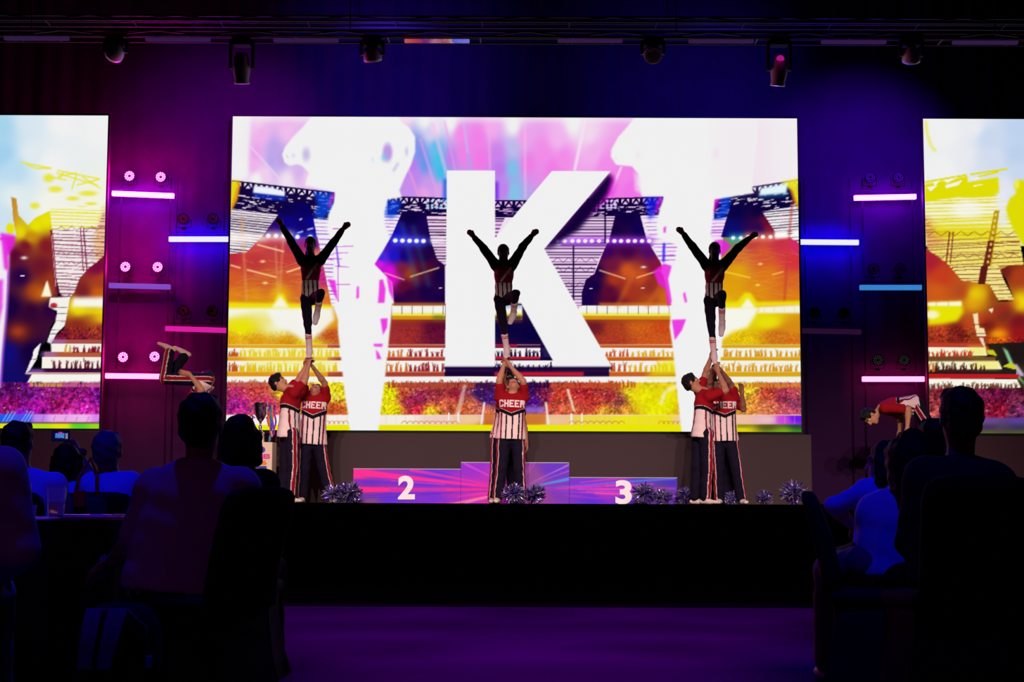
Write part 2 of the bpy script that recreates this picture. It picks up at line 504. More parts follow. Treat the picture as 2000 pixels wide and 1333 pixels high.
    crowd(c, 445, 648, 660, 674, .2, 3, 1, 1.4); crowd(c, 768, 640, 868, 674, .22, 4, 1, 1.4); crowd(c, 1165, 634, 1312, 674, .13, 5, 1, 1.4); crowd(c, 1430, 650, 1562, 674, .17, 6, 1, 1.4)
    # ledges and boxes
    def ledgecol(x):
        if x < 640: return (222, 150, 25)
        if x < 870: return (170, 62, 48)
        if x < 1090: return (60, 8, 62)
        if x < 1330: return (196, 95, 30)
        return (214, 165, 20)
    def silcol(x):
        if x < 470: return (190, 85, 25)
        if x < 660: return (224, 190, 20)
        if x < 800: return (205, 110, 35)
        if x < 868: return (150, 40, 40)
        if x < 1100: return (30, 8, 58)
        if x < 1230: return (200, 85, 40)
        if x < 1330: return (222, 170, 25)
        return (215, 150, 30)
    for y0, y1, kind in ((673, 680, 'l'), (680, 697, 'w'), (697, 705, 'l'), (705, 726, 'w'), (726, 736, 'l'), (736, 752, 'w')):
        for x in range(436, 1572, 6):
            if kind == 'l': c.rect(x, y0, x + 6, y1, ledgecol(x + 3))
            else: c.rect(x, y0, x + 6, y1, (242, 240, 226) if 470 < x < 660 or x > 1300 else (243, 240, 238))
        if kind == 'l':
            c.rect(436, y0, 1572, y0 + 1.3, (245, 215, 190), .6)
    c.rect(966, 697, 1055, 702, (190, 25, 40)); c.rect(966, 727, 1140, 735, (200, 25, 45)); c.rect(966, 673, 1010, 679, (170, 20, 50), .8)
    c.rect(869, 718, 1190, 736, (24, 2, 52), .95); c.rect(966, 727, 1140, 735, (205, 28, 48), .9, 1)
    c.rect(1055, 673, 1100, 705, (14, 2, 62), .9)
    people_row(c, 440, 660, 697, 15, silcol, 11, 7); people_row(c, 760, 868, 697, 15, silcol, 12, 8.5); people_row(c, 966, 1065, 697, 15, silcol, 13, 9); people_row(c, 1185, 1315, 697, 14, silcol, 14, 8); people_row(c, 1415, 1562, 697, 14, silcol, 15, 8)
    people_row(c, 440, 660, 726, 18, silcol, 21, 6); people_row(c, 755, 868, 726, 18, silcol, 22, 7); people_row(c, 966, 1085, 726, 18, silcol, 23, 8); people_row(c, 1195, 1320, 726, 18, silcol, 24, 7); people_row(c, 1410, 1562, 726, 17, silcol, 25, 7)
    c.poly([(470, 680), (560, 684), (650, 680), (655, 726), (540, 722), (480, 706)], (240, 236, 90), .45, 8)
    # --- main crowd
    cr = [(450, 762, (170, 40, 90)), (460, 790, (150, 25, 120)), (470, 808, (190, 40, 140)), (500, 765, (190, 60, 60)), (520, 790, (185, 45, 90)), (560, 765, (235, 200, 30)), (600, 780, (225, 150, 40)), (650, 770, (235, 215, 60)),
          (650, 800, (190, 75, 35)), (655, 760, (235, 205, 20)), (760, 770, (236, 225, 10)), (765, 800, (234, 228, 10)), (790, 765, (180, 70, 50)), (800, 785, (150, 35, 70)), (820, 778, (140, 30, 80)), (815, 800, (200, 35, 60)), (840, 805, (228, 190, 25)),
          (850, 775, (150, 45, 60)), (870, 790, (205, 90, 60)), (890, 770, (140, 30, 50)), (900, 800, (190, 80, 40)), (920, 790, (205, 100, 70)), (940, 770, (50, 15, 85)), (955, 780, (60, 20, 110)), (950, 805, (215, 110, 80)),
          (1035, 765, (45, 8, 80)), (1045, 785, (75, 15, 130)), (1060, 770, (110, 20, 60)), (1075, 800, (200, 75, 55)), (1090, 775, (190, 60, 40)), (1110, 800, (210, 95, 60)), (1140, 770, (175, 35, 45)), (1160, 790, (190, 55, 45)), (1190, 775, (150, 40, 50)), (1210, 785, (140, 60, 60)), (1180, 805, (215, 150, 40)), (1225, 800, (215, 140, 50)),
          (1235, 765, (232, 190, 30)), (1260, 775, (234, 228, 10)), (1280, 800, (234, 230, 8)), (1310, 790, (234, 228, 10)), (1330, 800, (225, 150, 30)),
          (1460, 760, (230, 190, 40)), (1460, 790, (215, 140, 50)), (1500, 770, (190, 70, 50)), (1500, 800, (205, 110, 70)), (1530, 775, (140, 40, 70)), (1550, 790, (140, 55, 90)), (1560, 760, (200, 80, 80)), (1540, 808, (200, 80, 100))]
    c.field(cr, 14, 11, box=(436, 748, 1572, 814))
    crowd(c, 436, 746, 1240, 812, .36, 31, 1.02, 1.8); crowd(c, 1440, 746, 1572, 812, .36, 32, 1.02, 1.8); crowd(c, 436, 746, 1572, 812, .14, 33, 1.0, 4); crowd(c, 1240, 780, 1330, 812, .1, 34, 1.0, 2)
    R = random.Random(5)
    for _ in range(520):
        x = R.uniform(440, 1570); y = R.uniform(752, 810)
        if 1235 < x < 1440 and R.random() < .8: continue
        col = R.choice([(250, 235, 215), (245, 200, 170), (245, 225, 90), (250, 245, 245)])
        c.ell(x, y, R.uniform(.7, 2.2), R.uniform(.5, 1.1), col, R.uniform(.25, .8))
    def topcol(x):
        b = silcol(x); return tuple(int(v * .8) for v in b)
    people_row(c, 440, 560, 756, 13, lambda x: (190, 90, 70), 41, 5); people_row(c, 760, 960, 758, 15, lambda x: (170, 70, 45) if x < 930 else (60, 15, 60), 42, 5.5); people_row(c, 1030, 1240, 758, 15, lambda x: (40, 5, 60) if x < 1075 else (190, 75, 40), 43, 5.5); people_row(c, 1455, 1565, 757, 12, lambda x: (210, 130, 40), 44, 5)
    c.poly([(905, 752), (912, 752), (898, 812), (888, 812)], (240, 225, 215), .55, 1); c.poly([(1106, 760), (1111, 760), (1124, 804), (1119, 804)], (245, 225, 200), .8, .7)
    # barrier and pitch
    c.field([(450, 820, (240, 232, 236)), (560, 820, (242, 238, 236)), (650, 820, (242, 235, 230)), (780, 818, (243, 236, 226)), (860, 820, (240, 205, 195)), (920, 820, (240, 200, 150)), (960, 815, (230, 175, 190)), (960, 830, (200, 110, 40)), (1040, 800, (200, 150, 220)), (1040, 822, (210, 130, 50)), (1080, 822, (240, 195, 150)), (1160, 820, (236, 215, 70)), (1230, 822, (236, 228, 30)), (1300, 822, (236, 228, 20)), (1330, 820, (240, 200, 170)),
             (1450, 820, (240, 190, 160)), (1500, 820, (236, 190, 190)), (1530, 820, (205, 70, 215)), (1555, 818, (110, 20, 235))], 22, 9, box=(436, 812, 1572, 831))
    for x in range(450, 1560, 19): c.line((x, 813), (x, 829), .8, (225, 190, 170), .6)
    c.rect(436, 810.5, 1572, 812, (245, 225, 205), .8)
    c.poly([(944, 786), (948, 786), (942, 830), (938, 830)], WHT, .9, .5); c.poly([(1064, 786), (1068, 786), (1073, 830), (1069, 830)], WHT, .9, .5)
    c.rect(1026, 795, 1064, 808, (150, 120, 235), .7, 2); c.rect(1026, 808, 1066, 829, (205, 115, 45), .85, 1); c.rect(945, 808, 966, 829, (200, 100, 40), .85, 1)
    c.rect(1114, 808, 1118, 830, WHT, .9); c.rect(1135, 808, 1138, 830, WHT, .9); c.rect(893, 806, 897, 826, WHT, .85); c.rect(875, 806, 878, 824, WHT, .85)
    R = random.Random(9)
    for x in list(range(790, 890, 11)) + list(range(1118, 1225, 12)) + list(range(1292, 1332, 9)) + list(range(630, 680, 9)):
        for k in np.linspace(math.pi, 2 * math.pi, 7)[:-1]:
            c.line((x + 6 * math.cos(k), 829 + 6 * math.sin(k)), (x + 6 * math.cos(k + .52), 829 + 6 * math.sin(k + .52)), 1.3, (196, 120, 40), .8)
    c.rect(436, 830.5, 1572, 848, (232, 230, 5))
    c.field([(1450, 832, (150, 140, 20)), (1450, 840, (226, 215, 10)), (1500, 834, (90, 90, 25)), (1560, 834, (40, 70, 60)), (1530, 842, (120, 165, 20)), (1560, 842, (60, 130, 30))], 22, 6, box=(1440, 830, 1572, 848))
    c.poly([(1235, 752), (1325, 760), (1330, 812), (1240, 812), (1225, 780)], (234, 230, 6), .55, 7); c.poly([(1290, 705), (1326, 700), (1328, 735), (1260, 738)], (234, 230, 6), .7, 5)
    c.path([(1326, 752), (1300, 765), (1290, 790)], 6, WHT, .8, 2)
    # --- window band
    for x0, x1 in ((766, 869), (966, 1020), (1130, 1312)):
        c.rect(x0, 597, x1, 617, (243, 241, 236))
        c.rect(x0, 612, x1, 618, (238, 225, 40), .9, 1.5)
        c.rect(x0, 617, x1, 625, (214, 150, 20))
        c.rect(x0, 624, x1, 630, (160, 70, 25), .5, 2)
        xx = 785.0 if x0 == 766 else (1005 if x0 == 966 else 1146)
        while xx < x1: c.line((xx, 598), (xx, 614), .9, (70, 50, 60)); xx += 20.1
    c.rect(845, 617, 869, 625, (90, 110, 30), .8, 3); c.rect(966, 617, 1020, 626, (30, 30, 70), .8, 2); c.rect(966, 596, 1020, 600, (30, 90, 170), .8, 3)
    # --- roof: slats, girders
    slats(c, [(446, 395), (560, 410), (545, 430), (482, 493), (446, 500)], .10, (22, 2, 40), 1.0, 2.6, 1, 5.2, base=(242, 232, 238))
    slats(c, [(600, 400), (660, 392), (690, 480), (690, 590), (640, 600), (612, 440)], .03, (110, 20, 190), .8, 2.2, 2, 8, .75, base=(241, 236, 242))
    slats(c, [(735, 400), (800, 400), (762, 468), (725, 520)], .02, (130, 40, 200), .8, 2, 3, 6, .8, base=(242, 236, 242))
    slats(c, [(830, 405), (872, 405), (872, 520), (850, 505), (838, 470)], .01, (22, 2, 46), 1.0, 2.8, 4, 6.0, base=(240, 205, 236))
    slats(c, [(960, 395), (1000, 395), (966, 470)], 0, (22, 0, 60), 1.5, 3.4, 5, 6, base=(236, 190, 236))
    slats(c, [(1060, 400), (1215, 400), (1195, 465), (1170, 505), (1158, 540), (1140, 555), (1136, 600), (1120, 600), (1060, 490)], 0, (24, 0, 56), 1.0, 3.0, 6, 6.0, base=(240, 205, 238))
    slats(c, [(1245, 400), (1300, 385), (1330, 470), (1318, 530), (1290, 515)], -.02, (120, 30, 200), .8, 2.4, 7, 8, .8, base=(242, 232, 242))
    slats(c, [(1385, 400), (1430, 400), (1408, 462), (1385, 462)], -.03, (150, 30, 210), .9, 2.6, 8, 6, .9, base=(242, 225, 242))
    slats(c, [(1470, 395), (1562, 375), (1562, 475), (1520, 462)], -.10, (24, 2, 40), 1.0, 2.6, 9, 5.4, base=(243, 236, 240))
    truss_band(c, 352, 56, 453, 653, .118, (20, 2, 62), (241, 232, 240), 1, 90)
    truss_band(c, 383, 36, 757, 875, .03, (16, 2, 62), (240, 212, 238), 2, 46)
    truss_band(c, 391, 34, 962, 1060, .0, (14, 2, 62), (236, 180, 236), 3, 34)
    truss_band(c, 390, 36, 1085, 1296, -.028, (18, 0, 62), (238, 200, 238), 4, 80)
    truss_band(c, 376, 52, 1395, 1562, -.155, (14, 2, 62), (243, 236, 240), 5, 80)
    c.poly([(1060, 392), (1165, 392), (1085, 480), (1064, 486)], (14, 0, 52), .85, 6)
    # blue light spill on girders
    c.poly([(612, 375), (655, 378), (648, 410), (632, 428), (612, 425), (620, 400)], (10, 75, 232), .75, 3); c.poly([(757, 388), (785, 392), (778, 418), (764, 428), (750, 420)], (8, 70, 235), .7, 3); c.poly([(1258, 385), (1294, 384), (1280, 420), (1268, 430), (1262, 405)], (20, 30, 240), .75, 3); c.poly([(1400, 383), (1428, 378), (1425, 415), (1412, 428), (1392, 428), (1408, 400)], (8, 65, 232), .75, 3)
    c.poly([(1395, 380), (1410, 380), (1396, 415), (1390, 415)], (235, 10, 215), .8, 2); c.poly([(648, 378), (656, 378), (645, 405), (640, 405)], (235, 30, 200), .7, 2); c.poly([(1284, 388), (1297, 384), (1284, 415), (1278, 418)], (225, 20, 220), .7, 2)
    # corner glare
    c.poly([(446, 352), (468, 354), (463, 385), (450, 412), (446, 412)], (236, 222, 15), .95, 2); c.poly([(466, 354), (470, 356), (463, 392), (452, 412), (450, 410)], (240, 150, 15), .9, 1.5)
    c.poly([(1525, 356), (1560, 348), (1562, 410), (1552, 395), (1545, 372)], (238, 228, 25), .95, 2); c.poly([(1543, 372), (1547, 372), (1561, 408), (1561, 414)], (220, 90, 15), .9, 1.5)
    # floodlight clusters
    c.poly([(496, 363), (528, 366), (557, 374), (556, 384), (530, 381), (494, 377)], (235, 242, 252), 1, 1.2); c.poly([(492, 378), (560, 386), (556, 392), (500, 386)], (10, 60, 235), .8, 2)
    for x in range(835, 872, 9):
        for y in (393, 401, 406): c.ell(x, y, 3, 2.3, (190, 225, 250), .95, .3)
    for x in list(range(1157, 1178, 8)) + list(range(1186, 1206, 8)):
        for y in (393, 401, 406): c.ell(x, y, 3, 2.3, (225, 200, 252), .95, .3)
    c.poly([(1486, 368), (1538, 358), (1536, 378), (1482, 383)], (225, 245, 248), 1, 1.5); c.poly([(1480, 384), (1540, 378), (1538, 384), (1484, 388)], (10, 90, 140), .7, 2)
    # --- dark roof openings
    c.field([(560, 405, (12, 2, 75)), (600, 405, (8, 0, 90)), (560, 440, (14, 4, 130)), (600, 450, (16, 4, 110)), (530, 455, (50, 10, 110)), (615, 440, (10, 5, 150))], 22, poly=[(553, 398), (605, 396), (612, 425), (619, 464), (511, 464), (543, 420)])
    for q in (((585, 430), (590, 427)), ((600, 449), (612, 446)), ((580, 456), (592, 452))): c.line(*q, 3, (230, 225, 245), .9, .5)
    c.field([(450, 505, (190, 40, 60)), (500, 480, (205, 70, 70)), (540, 475, (190, 60, 75)), (580, 470, (150, 30, 110)), (612, 475, (120, 20, 140)), (620, 500, (215, 110, 90)), (500, 510, (190, 55, 55)), (560, 510, (196, 60, 55)),
             (450, 545, (212, 90, 40)), (520, 550, (205, 90, 40)), (570, 540, (205, 85, 45)), (630, 540, (190, 30, 130)), (450, 580, (222, 130, 25)), (545, 575, (228, 165, 15)), (500, 585, (222, 140, 20)), (640, 585, (215, 110, 40)), (600, 560, (215, 110, 40))],
            26, poly=[(511, 463), (620, 463), (634, 530), (648, 600), (443, 600), (447, 496), (482, 493)])
    R = random.Random(3)
    for _ in range(60):
        x = R.uniform(450, 630); y = R.uniform(495, 588); L = R.uniform(20, 80); s_ = R.uniform(-.35, .35)
        c.line((x, y), (min(x + L, 640), y + s_ * min(L, 640 - x)), .8, (240, 190, 120), R.uniform(.15, .45))
    for q in (((472, 428), (482, 590)), ((470, 420), (478, 495)), ((553, 470), (545, 590)), ((538, 480), (544, 590))): c.line(*q, 5, (236, 170, 110), .35, 1)
    for q in (((502, 478), (555, 492)), ((450, 518), (470, 524)), ((482, 527), (540, 542)), ((560, 532), (590, 522))): c.line(*q, 3, (248, 215, 150), .9, .6)
    c.glow(513, 511, 5, 2.5, (252, 225, 140), 1); c.glow(518, 553, 5, 2.5, (252, 230, 140), 1)
    c.field([(800, 420, (12, 0, 62)), (770, 460, (18, 10, 170)), (840, 470, (14, 0, 70)), (745, 505, (60, 40, 225)), (770, 500, (25, 20, 200)), (742, 515, (225, 20, 225)), (790, 500, (22, 4, 120)), (830, 500, (30, 2, 66)), (762, 530, (226, 10, 220)), (785, 525, (120, 30, 60)), (800, 535, (150, 60, 30)), (830, 525, (80, 8, 40)), (860, 540, (24, 0, 66)), (790, 560, (90, 10, 50)), (830, 570, (26, 0, 66)), (780, 590, (40, 0, 66)), (860, 590, (22, 0, 66)), (765, 545, (220, 10, 200)), (800, 575, (44, 2, 62))],
            20, poly=[(785, 415), (832, 415), (841, 468), (854, 507), (869, 518), (869, 597), (770, 597), (766, 552), (748, 533), (731, 516), (764, 463)])
    c.rect(768, 592, 869, 597, (222, 130, 20), .8, 1.5); c.line((801, 541), (858, 523), 2.5, (235, 215, 140), .9, .6); c.line((750, 533), (790, 547), 2, (250, 200, 170), .9, .5); c.line((857, 563), (863, 563), 1.6, (240, 220, 225))
    for q in (((784, 435), (815, 560)), ((806, 440), (838, 560))): c.line(*q, 7, (30, 110, 140), .35, 3)
    c.field([(1225, 420, (14, 0, 62)), (1200, 450, (22, 0, 62)), (1250, 450, (16, 0, 80)), (1185, 490, (60, 0, 90)), (1225, 490, (66, 2, 70)), (1270, 490, (80, 10, 100)), (1195, 520, (110, 20, 60)), (1225, 530, (206, 85, 30)), (1200, 545, (170, 50, 30)), (1250, 540, (196, 75, 30)), (1280, 520, (130, 20, 60)), (1160, 560, (20, 0, 66)), (1145, 585, (22, 0, 70)), (1190, 570, (90, 8, 50)), (1230, 570, (165, 50, 30)), (1270, 560, (150, 45, 35)), (1300, 580, (200, 100, 25)), (1200, 590, (80, 6, 50)), (1265, 590, (170, 70, 25)), (1165, 535, (30, 0, 66))],
            22, poly=[(1203, 415), (1249, 415), (1263, 468), (1291, 514), (1308, 597), (1136, 597), (1136, 573), (1144, 547), (1161, 535), (1176, 497), (1190, 468)])
    c.rect(1170, 592, 1308, 597, (222, 130, 20), .75, 1.5); c.line((1170, 528), (1222, 545), 2.2, (250, 215, 160), .9, .5); c.line((1243, 543), (1290, 528), 2.2, (250, 215, 140), .9, .5); c.glow(1257, 522, 5, 2, (235, 245, 235), 1); c.line((1151, 564), (1157, 564), 1.6, (240, 220, 240)); c.line((1252, 563), (1259, 563), 1.6, (250, 220, 180))
    for q in (((1240, 530), (1205, 600)), ((1290, 560), (1262, 600))): c.line(*q, 9, (220, 110, 30), .45, 3)
    c.field([(1440, 410, (10, 2, 70)), (1480, 410, (14, 2, 60)), (1430, 450, (12, 10, 110)), (1480, 450, (40, 6, 80)), (1505, 448, (130, 20, 50)), (1500, 430, (100, 10, 50))], 16, poly=[(1428, 400), (1480, 400), (1515, 455), (1512, 464), (1408, 464), (1418, 430)])
    c.field([(1430, 475, (120, 130, 90)), (1470, 472, (196, 60, 60)), (1520, 475, (200, 50, 70)), (1556, 480, (214, 40, 100)), (1440, 500, (214, 110, 40)), (1490, 500, (212, 85, 45)), (1550, 510, (212, 50, 60)), (1440, 530, (222, 160, 15)), (1500, 540, (222, 120, 25)), (1550, 550, (214, 100, 35)), (1430, 570, (224, 160, 12)), (1480, 570, (222, 140, 18)), (1550, 580, (220, 125, 22)), (1420, 590, (226, 180, 10))],
            26, poly=[(1412, 464), (1540, 463), (1566, 478), (1566, 600), (1400, 600)])
    R = random.Random(4)
    for _ in range(50):
        x = R.uniform(1425, 1550); y = R.uniform(480, 585); L = R.uniform(15, 60); s_ = R.uniform(-.4, .3)
        c.line((x, y), (min(x + L, 1566), y + s_ * L), .8, (240, 180, 110), R.uniform(.12, .4))
    c.line((1415, 531), (1466, 543), 3, (245, 205, 40), .95, .6); c.line((1508, 537), (1530, 531), 2.4, (245, 205, 90), .9, .6); c.glow(1485, 516, 4, 2, (250, 225, 120), 1); c.glow(1480, 557, 4, 2, (250, 225, 120), 1)
    for q in (((1548, 390), (1540, 470)), ((1540, 470), (1532, 590))): c.line(*q, 5, (190, 60, 50), .5, 1)
    # lamp rows
    c.poly([(446, 455), (520, 462), (520, 470), (446, 476)], (250, 243, 236), .9, 4)
    dots(c, [524, 539, 554, 566], 461, 4.5, (250, 220, 215)); dots(c, [581, 606], 463, 4.5, (60, 90, 255)); dots(c, [772, 786, 800, 813.5, 827], 470, 4.6, (70, 80, 255), .02)
    c.poly([(840, 466), (872, 466), (872, 474), (842, 476)], (250, 240, 250), .9, 3)
    dots(c, [1089], 471, 3, (60, 150, 170)); c.poly([(1098, 466), (1150, 466), (1160, 476), (1098, 477)], (250, 235, 250), .95, 3); dots(c, [1103, 1118, 1130, 1143, 1156, 1170, 1186, 1200, 1213, 1227, 1240, 1254, 1268], 471, 4.2, (170, 60, 240))
    c.rect(1095, 477, 1275, 481, (60, 0, 110), .7, 1.5)
    dots(c, [1432, 1447], 465, 4, (40, 190, 200)); dots(c, [1461, 1475, 1490, 1505], 463, 4, (240, 150, 110)); c.poly([(1512, 453), (1538, 451), (1540, 465), (1514, 467)], (252, 250, 244), 1, 2); c.poly([(1546, 450), (1562, 448), (1562, 462), (1548, 463)], (252, 246, 240), 1, 2)
    c.path([(1120, 480), (1120, 590)], 3, (24, 0, 56)); c.path([(1182, 395), (1182, 475)], 3.4, (18, 0, 56)); c.path([(840, 395), (840, 412)], 3, DRK)
    for y in (503, 522, 552): 
        for x in range(1078, 1160, 22): c.path([(x, y + 10), (x + 11, y), (x + 22, y + 10)], 1, (40, 4, 60), .7)
    # --- side glare on the lower stand
    c.poly([(443, 598), (545, 600), (648, 600), (654, 625), (600, 672), (562, 645), (540, 640), (520, 606), (443, 618)], (244, 243, 236), .95, 3)
    c.poly([(443, 590), (500, 592), (535, 592), (542, 574), (554, 574), (562, 592), (648, 596), (648, 602), (443, 603)], (238, 226, 10), .95, 2)
    c.poly([(530, 602), (548, 578), (565, 602)], (246, 244, 232), .95, 2)
    c.poly([(446, 618), (520, 606), (535, 640), (562, 648), (600, 674), (446, 674)], (234, 228, 8), .35, 5)
    c.poly([(1405, 598), (1460, 598), (1484, 600), (1478, 612), (1460, 640), (1432, 648), (1405, 668)], (246, 245, 240), .97, 3)
    c.poly([(1405, 592), (1440, 590), (1454, 572), (1466, 572), (1478, 590), (1566, 588), (1566, 597), (1405, 602)], (238, 228, 8), .95, 2.2)
    c.poly([(1484, 600), (1566, 596), (1566, 612), (1480, 612)], (246, 244, 230), .95, 1.5); c.poly([(1446, 602), (1460, 582), (1476, 602)], (247, 246, 238), .95, 2)
    for x in (1492, 1512, 1532, 1552): c.line((x, 598), (x, 612), 1.2, (225, 210, 150), .8)
    # --- the two columns of fire
    left = [(612, 222), (590, 250), (572, 268), (556, 288), (551, 303), (556, 318), (566, 324), (580, 321), (590, 324), (603, 337), (599, 350), (596, 362), (655, 376), (652, 396), (641, 420), (639, 450), (650, 480), (652, 500),
            (650, 540), (658, 570), (652, 600), (660, 625), (660, 650), (664, 680), (668, 720), (672, 760), (680, 812), (684, 850), (738, 850), (744, 800), (752, 740), (757, 690), (762, 640), (766, 600), (766, 560), (750, 538), (731, 517), (748, 490), (762, 464), (752, 440), (750, 415), (757, 390),
            (785, 386), (780, 372), (790, 348), (803, 322), (811, 296), (811, 268), (800, 250), (785, 238), (775, 222)]
    c.poly(left, WHT, 1, 1.2)
    right = [(1245, 222), (1225, 248), (1207, 268), (1194, 292), (1193, 306), (1203, 322), (1220, 324), (1234, 325), (1246, 340), (1244, 358), (1254, 384), (1297, 384), (1288, 410), (1282, 440), (1285, 466), (1300, 470), (1322, 480), (1318, 515), (1296, 520), (1290, 530), (1304, 552), (1312, 580), (1310, 610), (1308, 640), (1314, 680), (1320, 740), (1326, 800), (1332, 850),
             (1352, 850), (1375, 800), (1398, 750), (1408, 700), (1412, 650), (1408, 600), (1404, 540), (1404, 490), (1388, 462), (1392, 425), (1396, 390), (1470, 378), (1470, 350), (1480, 260), (1480, 222)]
    c.poly(right, WHT, 1, 1.2)
    c.poly([(1400, 222), (1560, 222), (1560, 340), (1480, 362), (1400, 372)], (241, 232, 238), .6, 14)
    # smoke hollows
    c.ell(598, 302, 7, 12, (185, 165, 225), .7, .8); c.ell(573, 304, 4, 4, (225, 215, 235), .8, .8); c.ell(757, 298, 9, 17, (180, 135, 228), .85, .5); c.ell(750, 308, 5, 7, (120, 200, 230), .7, .9); c.ell(794, 296, 3, 8, (200, 185, 228), .7, .9); c.line((778, 318), (768, 335), 5, (195, 185, 232), .75, 1.5); c.ell(728, 312, 3, 4, (210, 230, 238), .7, 1); c.ell(1398, 301, 6, 9, (241, 222, 234), .7, 1); c.ell(1246, 302, 4, 6, (240, 228, 236), .8, 1)
    c.path([(559, 302), (563, 310)], 1, (150, 150, 160), .7); c.path([(1201, 306), (1205, 311)], 1, (220, 190, 210), .7)
    c.poly([(1238, 335), (1248, 342), (1252, 380), (1240, 372)], (243, 200, 240), .8, 2)
    # magenta scraps along the fire
    for pts in ([(741, 547), (748, 546), (753, 565), (751, 592), (738, 592), (740, 570)], [(755, 540), (766, 552), (769, 590), (760, 570)], [(743, 623), (757, 622), (756, 640), (748, 655)], [(730, 672), (748, 672), (746, 678), (730, 677)], [(734, 683), (740, 690), (745, 702), (736, 702)],
                [(640, 545), (655, 548), (660, 590), (650, 570)], [(697, 560), (701, 560), (701, 582), (696, 584)], [(1276, 530), (1296, 515), (1312, 520), (1305, 545), (1312, 590), (1304, 600), (1300, 565), (1286, 556)], [(1334, 575), (1338, 570), (1342, 590), (1338, 592)], [(1312, 625), (1340, 624), (1332, 645), (1318, 665)], [(1395, 470), (1410, 468), (1428, 480), (1412, 500), (1400, 495)], [(1296, 445), (1301, 442), (1300, 455), (1296, 455)]):
        c.poly(pts, (235, 30, 225), .85, 1.2)
    for q in (((1285, 483), (1322, 484)), ((1290, 500), (1316, 498)), ((640, 505), (668, 506)), ((655, 482), (690, 481)), ((650, 495), (680, 494)), ((655, 520), (682, 522)), ((650, 447), (662, 447)), ((656, 556), (684, 556))): c.line(*q, 1.6, (205, 40, 215), .8)
    c.line((656, 475), (662, 522), 3, (90, 30, 225), .8, .6); c.line((1297, 475), (1296, 512), 5, (40, 20, 235), .85, .8); c.line((660, 522), (661, 590), 1.6, (205, 40, 215), .7)
    # --- the letter K
    c.poly([(1193, 340), (1202, 352), (1196, 380), (1140, 430), (1066, 486)], (226, 8, 215), .8, 4); c.poly([(1190, 338), (1196, 350), (1186, 380), (1130, 450), (1064, 487)], (12, 0, 48), .95, 3.5)
    c.rect(967, 355, 973, 392, (90, 10, 230), .85, 2.5); c.rect(866, 350, 873, 392, (10, 90, 225), .9, 2.5)
    kmask = [(966, 594), (998, 557), (1015, 588), (1087, 718), (966, 718)]
    c.poly([(873, 333), (967, 333.3), (967, 717), (869, 716)], WHT)
    c.poly([(1078, 334), (1193, 334.5), (1063, 486.5), (1195, 717.5), (1087, 717.5), (998, 557), (966, 594), (960, 474)], WHT)
    c.rect(866, 716.5, 1196, 722, (20, 0, 50), .8, 1.2)
    return c

